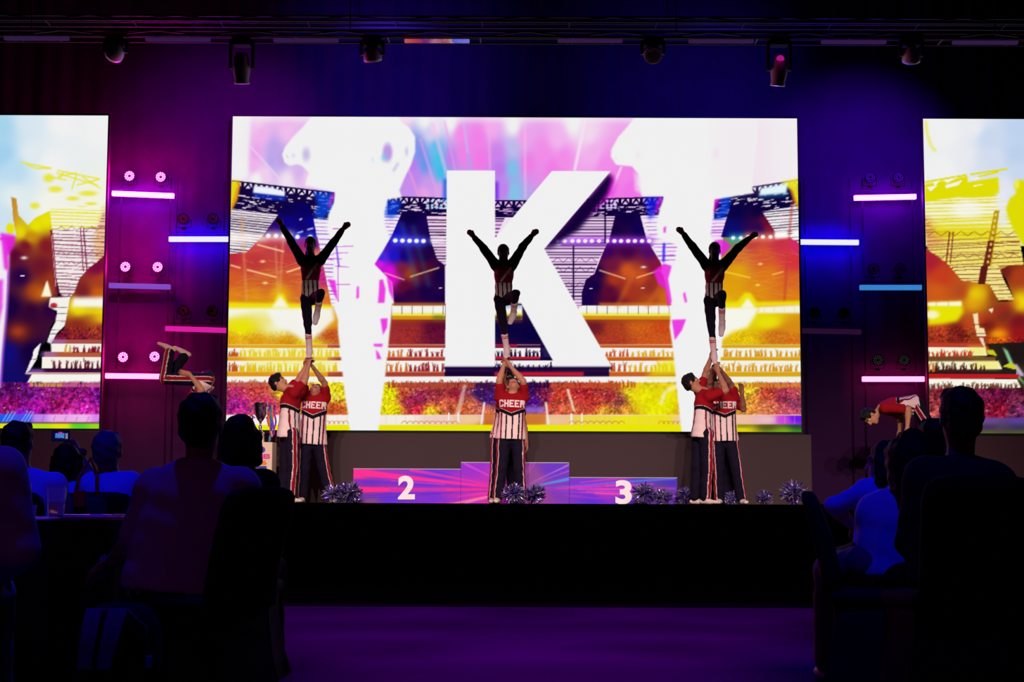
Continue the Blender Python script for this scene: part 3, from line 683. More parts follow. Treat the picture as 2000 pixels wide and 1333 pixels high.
def paint_left():
    c = Canvas(-170, 216, 222, 846, 2)
    c.field([(-160, 230, (150, 205, 238)), (-100, 400, (170, 215, 240)), (0, 250, (165, 210, 236)), (5, 300, (160, 208, 238)), (30, 330, (185, 218, 240)), (60, 240, (215, 230, 240)), (120, 240, WHT), (200, 250, WHT), (60, 300, (225, 234, 240)), (100, 320, WHT), (30, 390, (225, 236, 238)), (200, 400, (243, 242, 225)), (100, 400, (243, 242, 232)), (5, 420, (205, 225, 238)), (150, 440, (242, 240, 215))], 40, box=(-170, 216, 222, 470))
    YE = (230, 226, 10)
    for a, b in (((40, 317), (100, 329)), ((52, 322), (70, 329)), ((70, 329), (100, 329)), ((112, 333), (195, 350)), ((110, 338), (190, 362)), ((125, 336), (115, 350)), ((150, 340), (140, 370)), ((160, 345), (196, 368)), ((112, 345), (150, 338)), ((150, 362), (195, 350)), ((92, 345), (130, 352))): c.line(a, b, 2.6, YE, .85, .6)
    for x, y, rx, ry in ((108, 370, 13, 6), (172, 378, 17, 5), (142, 388, 12, 4), (178, 398, 11, 3), (160, 405, 9, 2.5), (95, 348, 10, 8), (68, 402, 9, 6)): c.ell(x, y, rx, ry, (232, 228, 40), .85, .6)
    slats(c, [(98, 410), (205, 412), (208, 495), (170, 530), (172, 560), (140, 582), (118, 578), (105, 520)], .05, (110, 14, 60), 1.1, 2.6, 21, 6.4, base=(243, 234, 232))
    slats(c, [(98, 405), (205, 405), (190, 445), (98, 448)], .04, (230, 226, 20), 1.2, 3, 22, 6, base=(244, 242, 225))
    c.poly([(205, 400), (210, 400), (208, 500), (190, 520), (182, 470)], (225, 140, 30), .4, 4)
    c.field([(0, 460, (226, 20, 225)), (40, 455, (226, 215, 10)), (70, 440, (230, 226, 6)), (90, 430, (232, 226, 8)), (60, 465, (200, 140, 15)), (50, 480, (120, 20, 40)), (30, 500, (90, 8, 50)), (90, 480, (130, 25, 35)), (40, 540, (40, 2, 66)), (80, 520, (110, 20, 40)), (70, 570, (170, 70, 20)), (100, 550, (150, 50, 25)), (20, 600, (24, 0, 60)), (60, 610, (50, 4, 50)), (100, 600, (40, 0, 60)), (40, 650, (90, 20, 30)), (15, 690, (16, 10, 120)), (60, 690, (20, 0, 60)), (20, 740, (16, 10, 100)), (-100, 600, (30, 0, 66)), (-100, 720, (40, 5, 90)), (-120, 480, (226, 200, 20))],
            22, poly=[(22, 385), (32, 388), (36, 420), (55, 440), (70, 425), (97, 412), (105, 470), (110, 540), (112, 580), (100, 590), (112, 620), (98, 640), (92, 665), (70, 690), (62, 730), (50, 760), (-170, 760), (-170, 470), (10, 465), (32, 462), (26, 430)])
    c.ell(20, 447, 8, 11, (232, 226, 10), 1, .3)
    c.path([(100, 450), (106, 520), (110, 575)], 5, (120, 20, 60), .9); c.path([(101, 460), (109, 560)], 1.6, (236, 190, 190), .8); c.path([(110, 565), (124, 583), (136, 578)], 3, (90, 10, 60), .9)
    c.path([(163, 445), (170, 530)], 2.4, (120, 14, 60)); c.path([(157, 445), (163, 530)], 2.0, (120, 14, 60))
    for y in (442, 490, 510):
        for x in range(110, 200, 20): c.path([(x, y + 8), (x + 10, y), (x + 20, y + 9)], 1, (110, 14, 50), .7)
    c.field([(190, 520, (120, 10, 60)), (160, 570, (120, 30, 40)), (200, 550, (170, 60, 30)), (195, 575, (200, 90, 20)), (150, 600, (225, 200, 15)), (200, 620, (225, 180, 15)), (150, 640, (140, 40, 30)), (200, 645, (150, 45, 35)), (120, 660, (110, 15, 40)), (160, 665, (120, 20, 45)), (190, 670, (140, 40, 40))],
            22, poly=[(206, 500), (206, 670), (100, 672), (112, 655), (126, 640), (134, 585), (146, 570), (155, 545), (172, 525)])
    c.poly([(142, 582), (206, 581), (206, 603), (140, 602)], (246, 245, 235), 1, 3); c.poly([(136, 600), (206, 603), (206, 614), (150, 614)], (236, 224, 10), .8, 3)
    crowd(c, 105, 640, 206, 666, .3, 51)
    c.poly([(92, 548), (101, 580), (80, 580)], (247, 240, 200), 1, 1); c.glow(88, 575, 16, 14, (240, 150, 20), .55); c.poly([(92, 548), (100, 579), (82, 579)], (248, 244, 220), 1, .5)
    c.glow(35, 648, 16, 12, (210, 80, 30), .6); c.glow(47, 504, 6, 3, (252, 230, 220), 1); c.line((40, 539), (48, 539), 2, (245, 230, 235))
    stair = [(98, 582), (137, 580), (130, 620), (126, 637), (112, 650), (100, 672), (92, 668), (100, 645), (108, 630), (112, 608), (95, 600)]
    c.poly(stair, (243, 240, 234)); c.poly([(80, 670), (72, 700), (62, 704), (66, 684)], (243, 240, 238)); c.poly([(60, 704), (72, 702), (58, 724), (50, 730)], (243, 240, 236)); c.ell(105, 597, 7, 5, (190, 40, 40), 1, .3)
    for y in (600, 612, 627, 645, 652): c.line((95, y), (132, y + 1), 1.2, (60, 10, 50), .8)
    for (y0, y1, x0, col) in ((664, 672, 104, (170, 80, 70)), (688, 698, 86, (180, 90, 60)), (722, 732, 62, (60, 10, 60))): c.rect(x0, y0, 206, y1, col); c.rect(x0 - 6, y0, x0 + 24, y1, (150, 110, 215), .7, 3)
    c.rect(100, 672, 206, 688, (245, 240, 232)); c.rect(82, 698, 206, 720, (245, 240, 230)); c.poly([(62, 732), (206, 731), (206, 752), (52, 750)], (246, 243, 236)); c.rect(50, 728, 206, 732, (230, 190, 170), .8)
    people_row(c, 128, 204, 689, 14, lambda x: (130, 15, 30) if x > 138 else (205, 150, 30), 52, 8.5); people_row(c, 106, 204, 721, 18, lambda x: (90, 8, 34), 53, 9)
    c.field([(-120, 770, (120, 30, 130)), (-60, 800, (180, 30, 130)), (10, 765, (80, 10, 90)), (20, 790, (150, 15, 110)), (60, 770, (110, 20, 120)), (70, 795, (170, 15, 150)), (110, 765, (140, 30, 110)), (120, 790, (160, 20, 100)), (160, 770, (130, 20, 110)), (170, 800, (200, 30, 160)), (195, 780, (120, 15, 130)), (50, 812, (120, 20, 180)), (140, 812, (215, 60, 180))], 18, 14, box=(-170, 748, 214, 812))
    crowd(c, -170, 746, 214, 812, .5, 54, 1.0, 1.8); crowd(c, -170, 746, 214, 812, .25, 55, 1.0, 4)
    R = random.Random(15)
    for _ in range(190): c.ell(R.uniform(-160, 205), R.uniform(750, 810), R.uniform(.7, 2.2), R.uniform(.5, 1.1), R.choice([(240, 150, 225), (245, 60, 90), (250, 225, 240), (60, 60, 230), (230, 40, 60)]), R.uniform(.4, .9))
    people_row(c, 62, 204, 756, 11, lambda x: (200, 150, 60) if x < 120 else (190, 90, 130), 56, 5)
    c.field([(-150, 820, (90, 60, 230)), (0, 818, (30, 90, 235)), (50, 820, (60, 80, 235)), (75, 818, (190, 130, 235)), (110, 818, (236, 170, 232)), (160, 818, (240, 180, 235)), (195, 818, (220, 130, 235))], 18, box=(-170, 810, 214, 826))
    for x in range(-160, 200, 22): c.line((x + 4, 812), (x, 825), 1, (150, 60, 160), .7)
    for x in (5, 12, 19, 42, 48, 54): c.line((x, 824), (x + 12, 804), 1.8, (130, 190, 250), .9)
    c.rect(-170, 825, 214, 828, (110, 20, 80), .8, .7)
    c.field([(-100, 834, (225, 225, 10)), (30, 834, (220, 226, 10)), (80, 834, (180, 225, 20)), (120, 834, (226, 226, 10)), (155, 833, (90, 210, 30)), (190, 834, (150, 215, 25))], 20, box=(-170, 828, 214, 846))
    c.poly([(-40, 470), (12, 468), (18, 500), (16, 560), (12, 620), (5, 690), (0, 760), (-60, 760)], (240, 232, 242), 1, 2)
    c.poly([(0, 455), (30, 460), (28, 480), (16, 500), (17, 530), (8, 525), (4, 480)], (230, 30, 225), .9, 2); c.poly([(-10, 550), (6, 545), (5, 600), (-4, 640)], (232, 60, 228), .9, 2); c.path([(16, 530), (14, 600), (6, 690), (2, 750)], 3, (170, 40, 230), .8, 1)
    return c

def paint_right():
    c = Canvas(1792, 222, 2180, 856, 2)
    c.field([(1806, 240, WHT), (1850, 260, WHT), (1900, 250, (235, 235, 240)), (1930, 270, (200, 215, 238)), (1990, 250, (190, 210, 238)), (1985, 300, (188, 208, 238)), (1940, 310, (210, 220, 238)), (1880, 300, (232, 234, 240)), (1840, 330, WHT), (1960, 370, (225, 228, 240)), (1995, 340, (200, 215, 238)), (1850, 400, (243, 242, 225)), (2100, 300, (180, 205, 238)), (2100, 420, (228, 224, 20))], 40, box=(1792, 222, 2180, 480))
    YE = (224, 220, 5)
    c.path([(1808, 236), (1811, 262), (1818, 285), (1828, 296)], 6, (234, 230, 110), .9, 1.5)
    c.poly([(1806, 360), (1890, 344), (1890, 356), (1950, 346), (1952, 378), (1940, 388), (1870, 386), (1806, 396)], YE, 1, 1)
    for a, b in (((1806, 356), (1888, 342)), ((1895, 341), (1968, 330)), ((1910, 346), (1950, 336))): c.line(a, b, 3.6, YE)
    for p in ([(1822, 356), (1836, 352), (1826, 364)], [(1842, 352), (1872, 346), (1850, 358)], [(1846, 362), (1880, 352), (1872, 362), (1848, 368)], [(1810, 366), (1832, 362), (1818, 374)], [(1894, 350), (1920, 345), (1905, 352)], [(1900, 362), (1926, 360), (1902, 365)]): c.poly(p, (244, 243, 228))
    slats(c, [(1808, 392), (1952, 384), (1990, 430), (1990, 470), (1950, 540), (1900, 545), (1860, 520), (1806, 470)], -.03, (222, 212, 8), 2.0, 4.2, 31, 6.6, base=(244, 242, 215))
    c.ell(1890, 410, 30, 16, (245, 244, 236), .85, .6); c.poly([(1945, 380), (1962, 370), (1968, 440), (1950, 445)], (232, 232, 240), .9, 4)
    slats(c, [(1806, 425), (1830, 450), (1990, 462), (2000, 520), (1952, 535), (1965, 580), (1930, 560), (1900, 548), (1876, 545), (1812, 490)], -.05, (110, 30, 20), 1.0, 2.4, 32, 6.2, .9, base=(240, 226, 110))
    c.poly([(1806, 415), (1850, 470), (1806, 490)], (210, 90, 80), .35, 5); c.poly([(1815, 440), (1950, 440), (1950, 470), (1830, 465)], (228, 216, 8), .75, 5)
    c.poly([(1942, 412), (1952, 412), (1930, 560), (1912, 560)], (190, 150, 10)); c.poly([(1930, 470), (1942, 470), (1926, 558), (1912, 558)], (100, 24, 24), .9)
    for k in range(12): c.ell(1945 - k * 1.9, 420 + k * 11.5, 2.2, 3, (240, 225, 120), .9, .3)
    c.path([(1855, 452), (1848, 515)], 2.6, (130, 30, 30)); c.path([(1862, 452), (1856, 515)], 2.2, (130, 30, 30))
    for y in (452, 496):
        for x in range(1812, 1990, 26): c.path([(x, y + 9), (x + 13, y), (x + 26, y + 9)], 1, (110, 20, 30), .8)
    c.poly([(1986, 352), (1998, 352), (2180, 340), (2180, 470), (1998, 480), (1975, 440), (1965, 410), (1972, 388), (1985, 378), (1980, 362)], (222, 218, 4), 1, 1.5)
    c.ell(1986, 360, 5, 9, (238, 234, 90), .9, .4)
    c.field([(1815, 510, (170, 30, 50)), (1840, 540, (196, 60, 30)), (1830, 570, (206, 90, 25)), (1880, 570, (180, 70, 30)), (1910, 575, (220, 170, 15)), (1900, 590, (222, 160, 15)), (1950, 580, (150, 70, 20)), (1990, 540, (170, 60, 25)), (1995, 590, (226, 190, 10)), (1960, 610, (120, 40, 30)), (1990, 630, (120, 20, 30)), (1950, 655, (205, 80, 15)), (1990, 650, (150, 20, 25)), (1930, 640, (120, 30, 20)), (1830, 640, (180, 60, 30)), (1870, 650, (120, 30, 25)), (1820, 665, (160, 50, 30)), (1900, 630, (180, 80, 30)), (2100, 600, (170, 70, 25)), (2100, 500, (180, 60, 30)), (1975, 505, (130, 40, 25)), (1960, 530, (110, 30, 25))],
            24, poly=[(1806, 484), (1850, 515), (1876, 545), (1906, 548), (1935, 555), (1950, 590), (1982, 588), (1965, 545), (1952, 528), (1972, 518), (2180, 512), (2180, 700), (1806, 690)])
    slats(c, [(1858, 520), (1950, 520), (1962, 550), (1982, 587), (1950, 587), (1932, 555), (1878, 548)], -.03, (120, 40, 15), 1.0, 2, 33, 7, base=(242, 228, 140)); c.poly([(1916, 520), (1930, 520), (1924, 556), (1910, 556)], (90, 24, 20))
    c.poly([(1812, 591), (1878, 589), (1882, 610), (1870, 628), (1840, 634), (1812, 636)], (230, 226, 4), 1, 3); c.poly([(1812, 591), (1878, 589), (1878, 598), (1812, 598)], (247, 245, 215), 1, 1); c.ell(1820, 615, 14, 8, (247, 244, 220), .9, .5); c.glow(1904, 574, 14, 12, (232, 205, 10), .8); c.glow(1950, 653, 16, 9, (240, 160, 10), .9); c.glow(1995, 590, 12, 12, (240, 220, 10), .8)
    for x in (1829, 1853): c.line((x, 590), (x, 598), 1.2, (180, 160, 90))
    c.line((1880, 640), (1990, 590), 14, (200, 50, 25), .4, 5)
    c.poly([(1900, 614), (1910, 612), (1912, 640), (1922, 642), (1926, 657), (1908, 657)], (243, 222, 170)); c.poly([(1930, 605), (1940, 602), (1938, 612)], (243, 228, 190)); c.poly([(1912, 660), (1920, 660), (1926, 684), (1918, 672)], (240, 215, 200))
    for y in (634, 652): c.line((1900, y), (1926, y), 1.2, (80, 20, 20))
    crowd(c, 1812, 640, 1900, 668, .3, 61); crowd(c, 1930, 660, 2180, 690, .3, 62)
    c.field([(1930, 690, (40, 30, 20)), (1990, 690, (30, 20, 20)), (1960, 720, (30, 25, 25)), (1995, 740, (60, 50, 25)), (2100, 720, (60, 20, 50))], 24, poly=[(1925, 672), (2180, 660), (2180, 770), (1990, 770), (1960, 720)])
    c.poly([(1958, 678), (1968, 686), (1990, 735), (2010, 760), (1980, 730)], (150, 220, 170), .9, 1); c.poly([(1976, 712), (1986, 712), (2002, 735), (1992, 735)], (205, 180, 230), .9, 1)
    for (y0, y1, x1, col) in ((671, 678, 1918, (190, 60, 40)), (697, 706, 1945, (110, 70, 35)), (731, 740, 1990, (190, 25, 30))): c.rect(1812, y0, x1, y1, col)
    c.poly([(1812, 679), (1924, 679), (1928, 695), (1812, 697)], (246, 242, 214)); c.poly([(1812, 706), (1950, 706), (1958, 722), (1812, 724)], (246, 242, 205)); c.rect(1812, 722, 1985, 731, (40, 26, 30)); c.poly([(1812, 740), (1986, 741), (1994, 758), (1812, 762)], (247, 245, 232)); c.rect(1890, 676, 1924, 696, (236, 226, 60), .5, 3); c.rect(1900, 706, 1952, 722, (238, 230, 70), .5, 3)
    for p in ([(1926, 684), (1940, 684), (1948, 696), (1930, 692)], [(1958, 716), (1975, 708), (1990, 722), (1975, 720)]): c.poly(p, (200, 205, 30))
    people_row(c, 1814, 1898, 697, 14, lambda x: (190, 60, 30), 63, 6.5); people_row(c, 1814, 1930, 727, 19, lambda x: (70, 24, 20) if x > 1826 else (190, 100, 30), 64, 7); people_row(c, 1814, 1990, 762, 14, lambda x: (110, 60, 40) if x % 3 else (190, 170, 30), 65, 5.5)
    c.field([(1820, 780, (130, 40, 50)), (1850, 770, (110, 16, 50)), (1900, 780, (100, 20, 60)), (1950, 770, (90, 12, 50)), (1990, 780, (100, 30, 60)), (1830, 800, (170, 70, 70)), (1950, 800, (140, 20, 50)), (1990, 808, (110, 40, 90)), (2100, 790, (120, 30, 80))], 20, box=(1808, 760, 2180, 818))
    crowd(c, 1808, 758, 2180, 816, .5, 66, 1.0, 1.8); crowd(c, 1808, 758, 2180, 816, .25, 67, 1.0, 4)
    R = random.Random(17)
    for _ in range(130): c.ell(R.uniform(1812, 2170), R.uniform(764, 814), R.uniform(.8, 2.6), R.uniform(.4, 1), R.choice([(220, 170, 150), (240, 130, 110), (200, 200, 220), (190, 40, 50), (200, 110, 190)]), R.uniform(.3, .8))
    c.field([(1820, 825, (150, 100, 170)), (1930, 822, (105, 70, 140)), (1990, 822, (90, 60, 150)), (1930, 836, (70, 50, 90)), (1990, 836, (60, 50, 90)), (1930, 846, (90, 90, 40)), (1990, 846, (80, 85, 40)), (1830, 846, (110, 160, 30)), (2100, 830, (90, 60, 150))], 24, 9, box=(1808, 817, 2180, 856))
    return c
# ------------------------------------------------------------------ organic shapes: signed distances -> surface nets
def nrm(v):
    v = np.asarray(v, float); return v / (np.linalg.norm(v) + 1e-12)

class Blob:
    def __init__(s, k=0.02): s.ops, s.k = [], k
    def rc(s, a, b, ra, rb=None, flat=None, q=1.0, k=None):
        """tapered rod from a to b; flat/q squeeze it along a direction"""
        s.ops.append(('rc', np.array(a, float), np.array(b, float), ra, ra if rb is None else rb, None if flat is None else nrm(flat), q, s.k if k is None else k)); return s
    def ell(s, c, R, rad, k=None, sub=False):
        """ellipsoid; R rows are its axes"""
        s.ops.append(('sub' if sub else 'ell', np.array(c, float), np.array(R, float), np.array(rad, float), s.k if k is None else k)); return s
    def cut(s, p, n):
        """keep the side n points away from"""
        s.ops.append(('cut', np.array(p, float), nrm(n))); return s
    def bounds(s):
        lo, hi = np.full(3, 1e9), np.full(3, -1e9)
        for o in s.ops:
            if o[0] == 'rc':
                r = max(o[3], o[4]); lo = np.minimum(lo, np.minimum(o[1], o[2]) - r); hi = np.maximum(hi, np.maximum(o[1], o[2]) + r)
            elif o[0] == 'ell':
                r = o[3].max(); lo = np.minimum(lo, o[1] - r); hi = np.maximum(hi, o[1] + r)
        return lo, hi
    def mesh(s, vox=0.01, noise=None):
        lo, hi = s.bounds(); lo = lo - 2.5 * vox; hi = hi + 2.5 * vox
        n = np.ceil((hi - lo) / vox).astype(int) + 1
        ax = [lo[i] + vox * np.arange(n[i]) for i in range(3)]
        D = np.full(n, 0.2, np.float32)
        for o in s.ops:
            if o[0] == 'cut':
                d = (ax[0][:, None, None] - o[1][0]) * o[2][0] + (ax[1][None, :, None] - o[1][1]) * o[2][1] + (ax[2][None, None, :] - o[1][2]) * o[2][2]
                D = np.maximum(D, d.astype(np.float32)); continue
            if o[0] == 'rc':
                _, a, b, ra, rb, fl, q, k = o
                m = max(ra, rb) + k + 3 * vox; l, h = np.minimum(a, b) - m, np.maximum(a, b) + m
            else:
                _, c, R, rad, k = o
                m = rad.max() + k + 3 * vox; l, h = c - m, c + m
            i0 = np.clip(np.floor((l - lo) / vox).astype(int), 0, n); i1 = np.clip(np.ceil((h - lo) / vox).astype(int) + 1, 0, n)
            if (i1 <= i0).any(): continue
            G = np.stack(np.meshgrid(*[ax[i][i0[i]:i1[i]] for i in range(3)], indexing='ij'), -1)
            if o[0] == 'rc':
                ab = b - a; L2 = max(ab @ ab, 1e-12)
                t = np.clip(((G - a) @ ab) / L2, 0, 1)
                v = G - a - t[..., None] * ab
                sc = 1.0
                if fl is not None and q != 1.0:
                    vn = v @ fl; v = v + (vn * (1 / q - 1))[..., None] * fl; sc = (1 + q) / 2
                d = (np.sqrt((v * v).sum(-1)) - (ra + (rb - ra) * t)) * sc
            else:
                q_ = (G - c) @ R.T
                k0 = np.sqrt(((q_ / rad) ** 2).sum(-1)); k1 = np.sqrt(((q_ / rad ** 2) ** 2).sum(-1)) + 1e-9
                d = k0 * (k0 - 1) / k1
            d = d.astype(np.float32)
            S = D[i0[0]:i1[0], i0[1]:i1[1], i0[2]:i1[2]]
            if o[0] == 'sub':
                k = max(k, 1e-4); e = -d
                hh = np.clip(.5 - .5 * (e - S) / k, 0, 1)
                S[...] = np.where(True, e * (1 - hh) + S * hh + k * hh * (1 - hh), 0)
            else:
                k = max(k, 1e-4)
                hh = np.clip(.5 + .5 * (d - S) / k, 0, 1)
                S[...] = d * (1 - hh) + S * hh - k * hh * (1 - hh)
        if noise is not None:
            D = D + noise(ax[0][:, None, None], ax[1][None, :, None], ax[2][None, None, :]).astype(np.float32)
        D[0] = D[-1] = 0.2; D[:, 0] = D[:, -1] = 0.2; D[:, :, 0] = D[:, :, -1] = 0.2
        return surface_nets(D, lo, vox)

def surface_nets(D, lo, vox):
    I = D < 0
    nx, ny, nz = D.shape
    c = [I[i:nx - 1 + i, j:ny - 1 + j, k:nz - 1 + k] for i in (0, 1) for j in (0, 1) for k in (0, 1)]
    cnt = np.zeros((nx - 1, ny - 1, nz - 1), np.int8)
    for q in c: cnt += q
    act = (cnt > 0) & (cnt < 8)
    idx = np.full(act.shape, -1, np.int32)
    ii = np.argwhere(act); idx[act] = np.arange(len(ii), dtype=np.int32)
    acc = np.zeros((len(ii), 3)); num = np.zeros(len(ii))
    cor = [(i, j, k) for i in (0, 1) for j in (0, 1) for k in (0, 1)]
    val = {q: D[ii[:, 0] + q[0], ii[:, 1] + q[1], ii[:, 2] + q[2]] for q in cor}
    for p in cor:
        for a in range(3):
            if p[a] == 0:
                q = list(p); q[a] = 1; q = tuple(q)
                v0, v1 = val[p], val[q]
                x = (v0 < 0) != (v1 < 0)
                t = np.where(x, v0 / np.where(x, v0 - v1, 1), 0)
                pt = np.repeat(np.array([p], float), len(ii), 0); pt[:, a] += t
                acc[x] += pt[x]; num[x] += 1
    V = lo + vox * (ii + acc / np.maximum(num, 1)[:, None])
    F = []
    for a in range(3):
        b, cc = (a + 1) % 3, (a + 2) % 3
        sl0 = [slice(None)] * 3; sl1 = [slice(None)] * 3; sl0[a] = slice(0, -1); sl1[a] = slice(1, None)
        ch = I[tuple(sl0)] != I[tuple(sl1)]
        e = np.argwhere(ch)
        if not len(e): continue
        ok = (e[:, b] > 0) & (e[:, cc] > 0) & (e[:, b] < D.shape[b] - 1) & (e[:, cc] < D.shape[cc] - 1)
        e = e[ok]
        def cell(db, dc):
            q = e.copy(); q[:, b] -= db; q[:, cc] -= dc
            return idx[q[:, 0], q[:, 1], q[:, 2]]
        quad = np.stack([cell(1, 1), cell(0, 1), cell(0, 0), cell(1, 0)], 1)
        ins = I[e[:, 0], e[:, 1], e[:, 2]]
        quad[~ins] = quad[~ins][:, ::-1]
        F.append(quad)
    F = np.concatenate(F); F = F[(F >= 0).all(1)]
    return V, F

def blob_obj(name, b, m, parent, vox=0.01, color=None, noise=None):
    V, F = b.mesh(vox, noise)
    col = None
    if color is not None:
        col = color(V) if callable(color) else np.repeat(lin(color)[None], len(V), 0)
    return obj(name, mesh_np(name, V, F, col, smooth=True), m, parent)
# ------------------------------------------------------------------ the hall
STAGE_Z, STAGE_F = 0.84, 17.0
M_drape = mat('black_drape', linear=(0.024, 0.006, 0.034), rough=0.95, spec=0.02, var=0.25, vscale=3.0)
M_black = mat('black_paint', linear=(0.010, 0.010, 0.012), rough=0.7, spec=0.15)
M_skirt = mat('black_stage_cloth', linear=(0.012, 0.011, 0.016), rough=0.95, spec=0.02, var=0.3, vscale=2.0)
M_metal = mat('dark_truss_metal', linear=(0.05, 0.035, 0.06), rough=0.5, metal=0.3, spec=0.2)
M_floor = mat('hall_floor', linear=(0.034, 0.0008, 0.075), rough=1.0, spec=0.0, var=0.3, vscale=1.3, bump=0.08, bscale=25)
M_ceil = mat('dark_ceiling', linear=(0.010, 0.010, 0.012), rough=0.95, spec=0.0)

fl = struct(MB().box((0, 12, -0.05), (16, 20, 0.05)).build('floor', M_floor))
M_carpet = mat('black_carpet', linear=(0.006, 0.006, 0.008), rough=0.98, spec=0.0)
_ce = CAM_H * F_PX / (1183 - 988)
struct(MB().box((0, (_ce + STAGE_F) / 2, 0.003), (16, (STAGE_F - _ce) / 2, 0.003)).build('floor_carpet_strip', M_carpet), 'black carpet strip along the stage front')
ce = struct(MB().box((0, 12, 9.85), (16, 20, 0.05)).build('ceiling', M_ceil))
struct(MB().box((-16.05, 12, 4.9), (0.05, 20, 4.9)).build('wall_left', M_ceil))
struct(MB().box((16.05, 12, 4.9), (0.05, 20, 4.9)).build('wall_right', M_ceil))
struct(MB().box((0, -8.05, 4.9), (16, 0.05, 4.9)).build('wall_rear', M_ceil))
# pleated back drape
xs = np.linspace(-16, 16, 641); zz = np.array([0.0, 4.9, 9.8])
Vw = np.array([(x, 24.24 + 0.006 * math.sin(x * 21) + 0.006 * math.sin(x * 8.3 + 1), z) for z in zz for x in xs])
Fw = np.array([(r * 641 + i, r * 641 + i + 1, (r + 1) * 641 + i + 1, (r + 1) * 641 + i) for r in range(2) for i in range(640)])
struct(obj('wall_back', mesh_np('wall_back', Vw, Fw, smooth=True), M_drape))

# ------------------------------------------------------------------ stage
st = thing('stage', 'long black stage with cloth-covered front across the hall', 'stage', (0, 20.7, 0))
MB().box((0, 20.75, STAGE_Z - 0.04), (15.5, 3.75, 0.04)).build('deck', M_black, st)
for i in range(12):                                                    # front cloth in panels
    x0 = -15.0 + i * 2.5
    n = 26; V, Fq = [], []
    for r, z in enumerate((0.0, STAGE_Z - 0.10)):
        for k in range(n):
            x = x0 + 2.49 * k / (n - 1); V.append((x, STAGE_F + 0.02 + 0.012 * math.sin(k * 1.7 + i), z))
    Fq = [(k, k + 1, n + k + 1, n + k) for k in range(n - 1)]
    obj('skirt_panel', mesh_np('skirt_panel', V, Fq, smooth=True), M_skirt, st)
MB().box((0, STAGE_F - 0.01, STAGE_Z - 0.055), (15.5, 0.03, 0.05)).build('edge_board', M_black, st)
M_rail = mat('stage_edge_rail', linear=(0.08, 0.08, 0.11), rough=0.4, metal=0.6)
for xa, xb in ((300, 545), (556, 672), (722, 1000), (1028, 1305), (1344, 1585), (1640, 1950)):
    a = P(xa, 1006, STAGE_F - 0.05); b = P(xb, 1006, STAGE_F - 0.05)
    m = MB(); m.box(((a[0] + b[0]) / 2, STAGE_F - 0.05, STAGE_Z - 0.115), ((b[0] - a[0]) / 2, 0.012, 0.009)); m.box(((a[0] + b[0]) / 2, STAGE_F - 0.05, STAGE_Z - 0.15), ((b[0] - a[0]) / 2, 0.012, 0.006))
    m.build('edge_rail', M_rail, st)
for xa in (697, 1014, 1324):
    a = P(xa, 1015, STAGE_F - 0.06)
    MB().box((a[0], STAGE_F - 0.06, a[2]), (0.10, 0.03, 0.07), 0.01).build('rail_joint', M_black, st)

# ------------------------------------------------------------------ LED walls
SCR_Y = 23.6
def led_wall(name, label, canvas, xl, xr, yt, yb, dens, xl_off=None, xr_off=None):
    ym = (yt + yb) / 2
    X0 = P(xl, ym, SCR_Y)[0]; X1 = P(xr, ym, SCR_Y)[0]
    if xl_off is not None: X0 = X1 - xl_off
    if xr_off is not None: X1 = X0 + xr_off
    xc = (xl + xr) / 2
    Z1 = P(xc, yt, SCR_Y)[2]; Z0 = P(xc, yb, SCR_Y)[2]
    nx = int((X1 - X0) * dens); nz = int((Z1 - Z0) * dens)
    gx = np.linspace(X0, X1, nx + 1); gz = np.linspace(Z0, Z1, nz + 1)
    GX, GZ = np.meshgrid(gx, gz)
    V = np.stack([GX.ravel(), np.full(GX.size, SCR_Y), GZ.ravel()], 1)
    px, py = proj(V)
    col = lin(np.clip(canvas.sample(px, py), 0, 255))
    i = np.arange(nx * nz); r, q = i // nx, i % nx; a = r * (nx + 1) + q
    Fq = np.stack([a, a + 1, a + nx + 2, a + nx + 1], 1)
    t = thing(name, label, 'screen', ((X0 + X1) / 2, SCR_Y, Z0))
    obj('display', mesh_np('display', V, Fq, col), display_mat('lit_led_panel'), t)
    m = MB(); m.box(((X0 + X1) / 2, SCR_Y + 0.06, (Z0 + Z1) / 2), ((X1 - X0) / 2, 0.055, (Z1 - Z0) / 2))
    m.build('cabinet', M_black, t)
    b = 0.012
    for c_, h_ in ((((X0 + X1) / 2, SCR_Y + 0.03, Z1 + b), ((X1 - X0) / 2 + 2 * b, 0.05, b)), (((X0 + X1) / 2, SCR_Y + 0.03, Z0 - 2 * b), ((X1 - X0) / 2 + 2 * b, 0.05, 2 * b)),
                   ((X0 - b, SCR_Y + 0.03, (Z0 + Z1) / 2), (b, 0.05, (Z1 - Z0) / 2)), ((X1 + b, SCR_Y + 0.03, (Z0 + Z1) / 2), (b, 0.05, (Z1 - Z0) / 2))):
        MB().box(c_, h_).build('frame_edge', M_black, t)
    return X0, X1, Z0, Z1
MAINX = led_wall('led_screen', 'huge central LED wall showing a white letter K over a stadium', paint_main(), 448, 1561, 229.5, 842.5, 88)
LEFTX = led_wall('led_screen', 'LED wall beside the magenta spotlights, cropped by the left edge', paint_left(), 0, 203, 225.5, 837.5, 66, xl_off=3.2)
RIGHTX = led_wall('led_screen', 'LED wall behind the dark-haired man, cropped by the right edge', paint_right(), 1809, 2000, 232.5, 847, 66, xr_off=3.2)

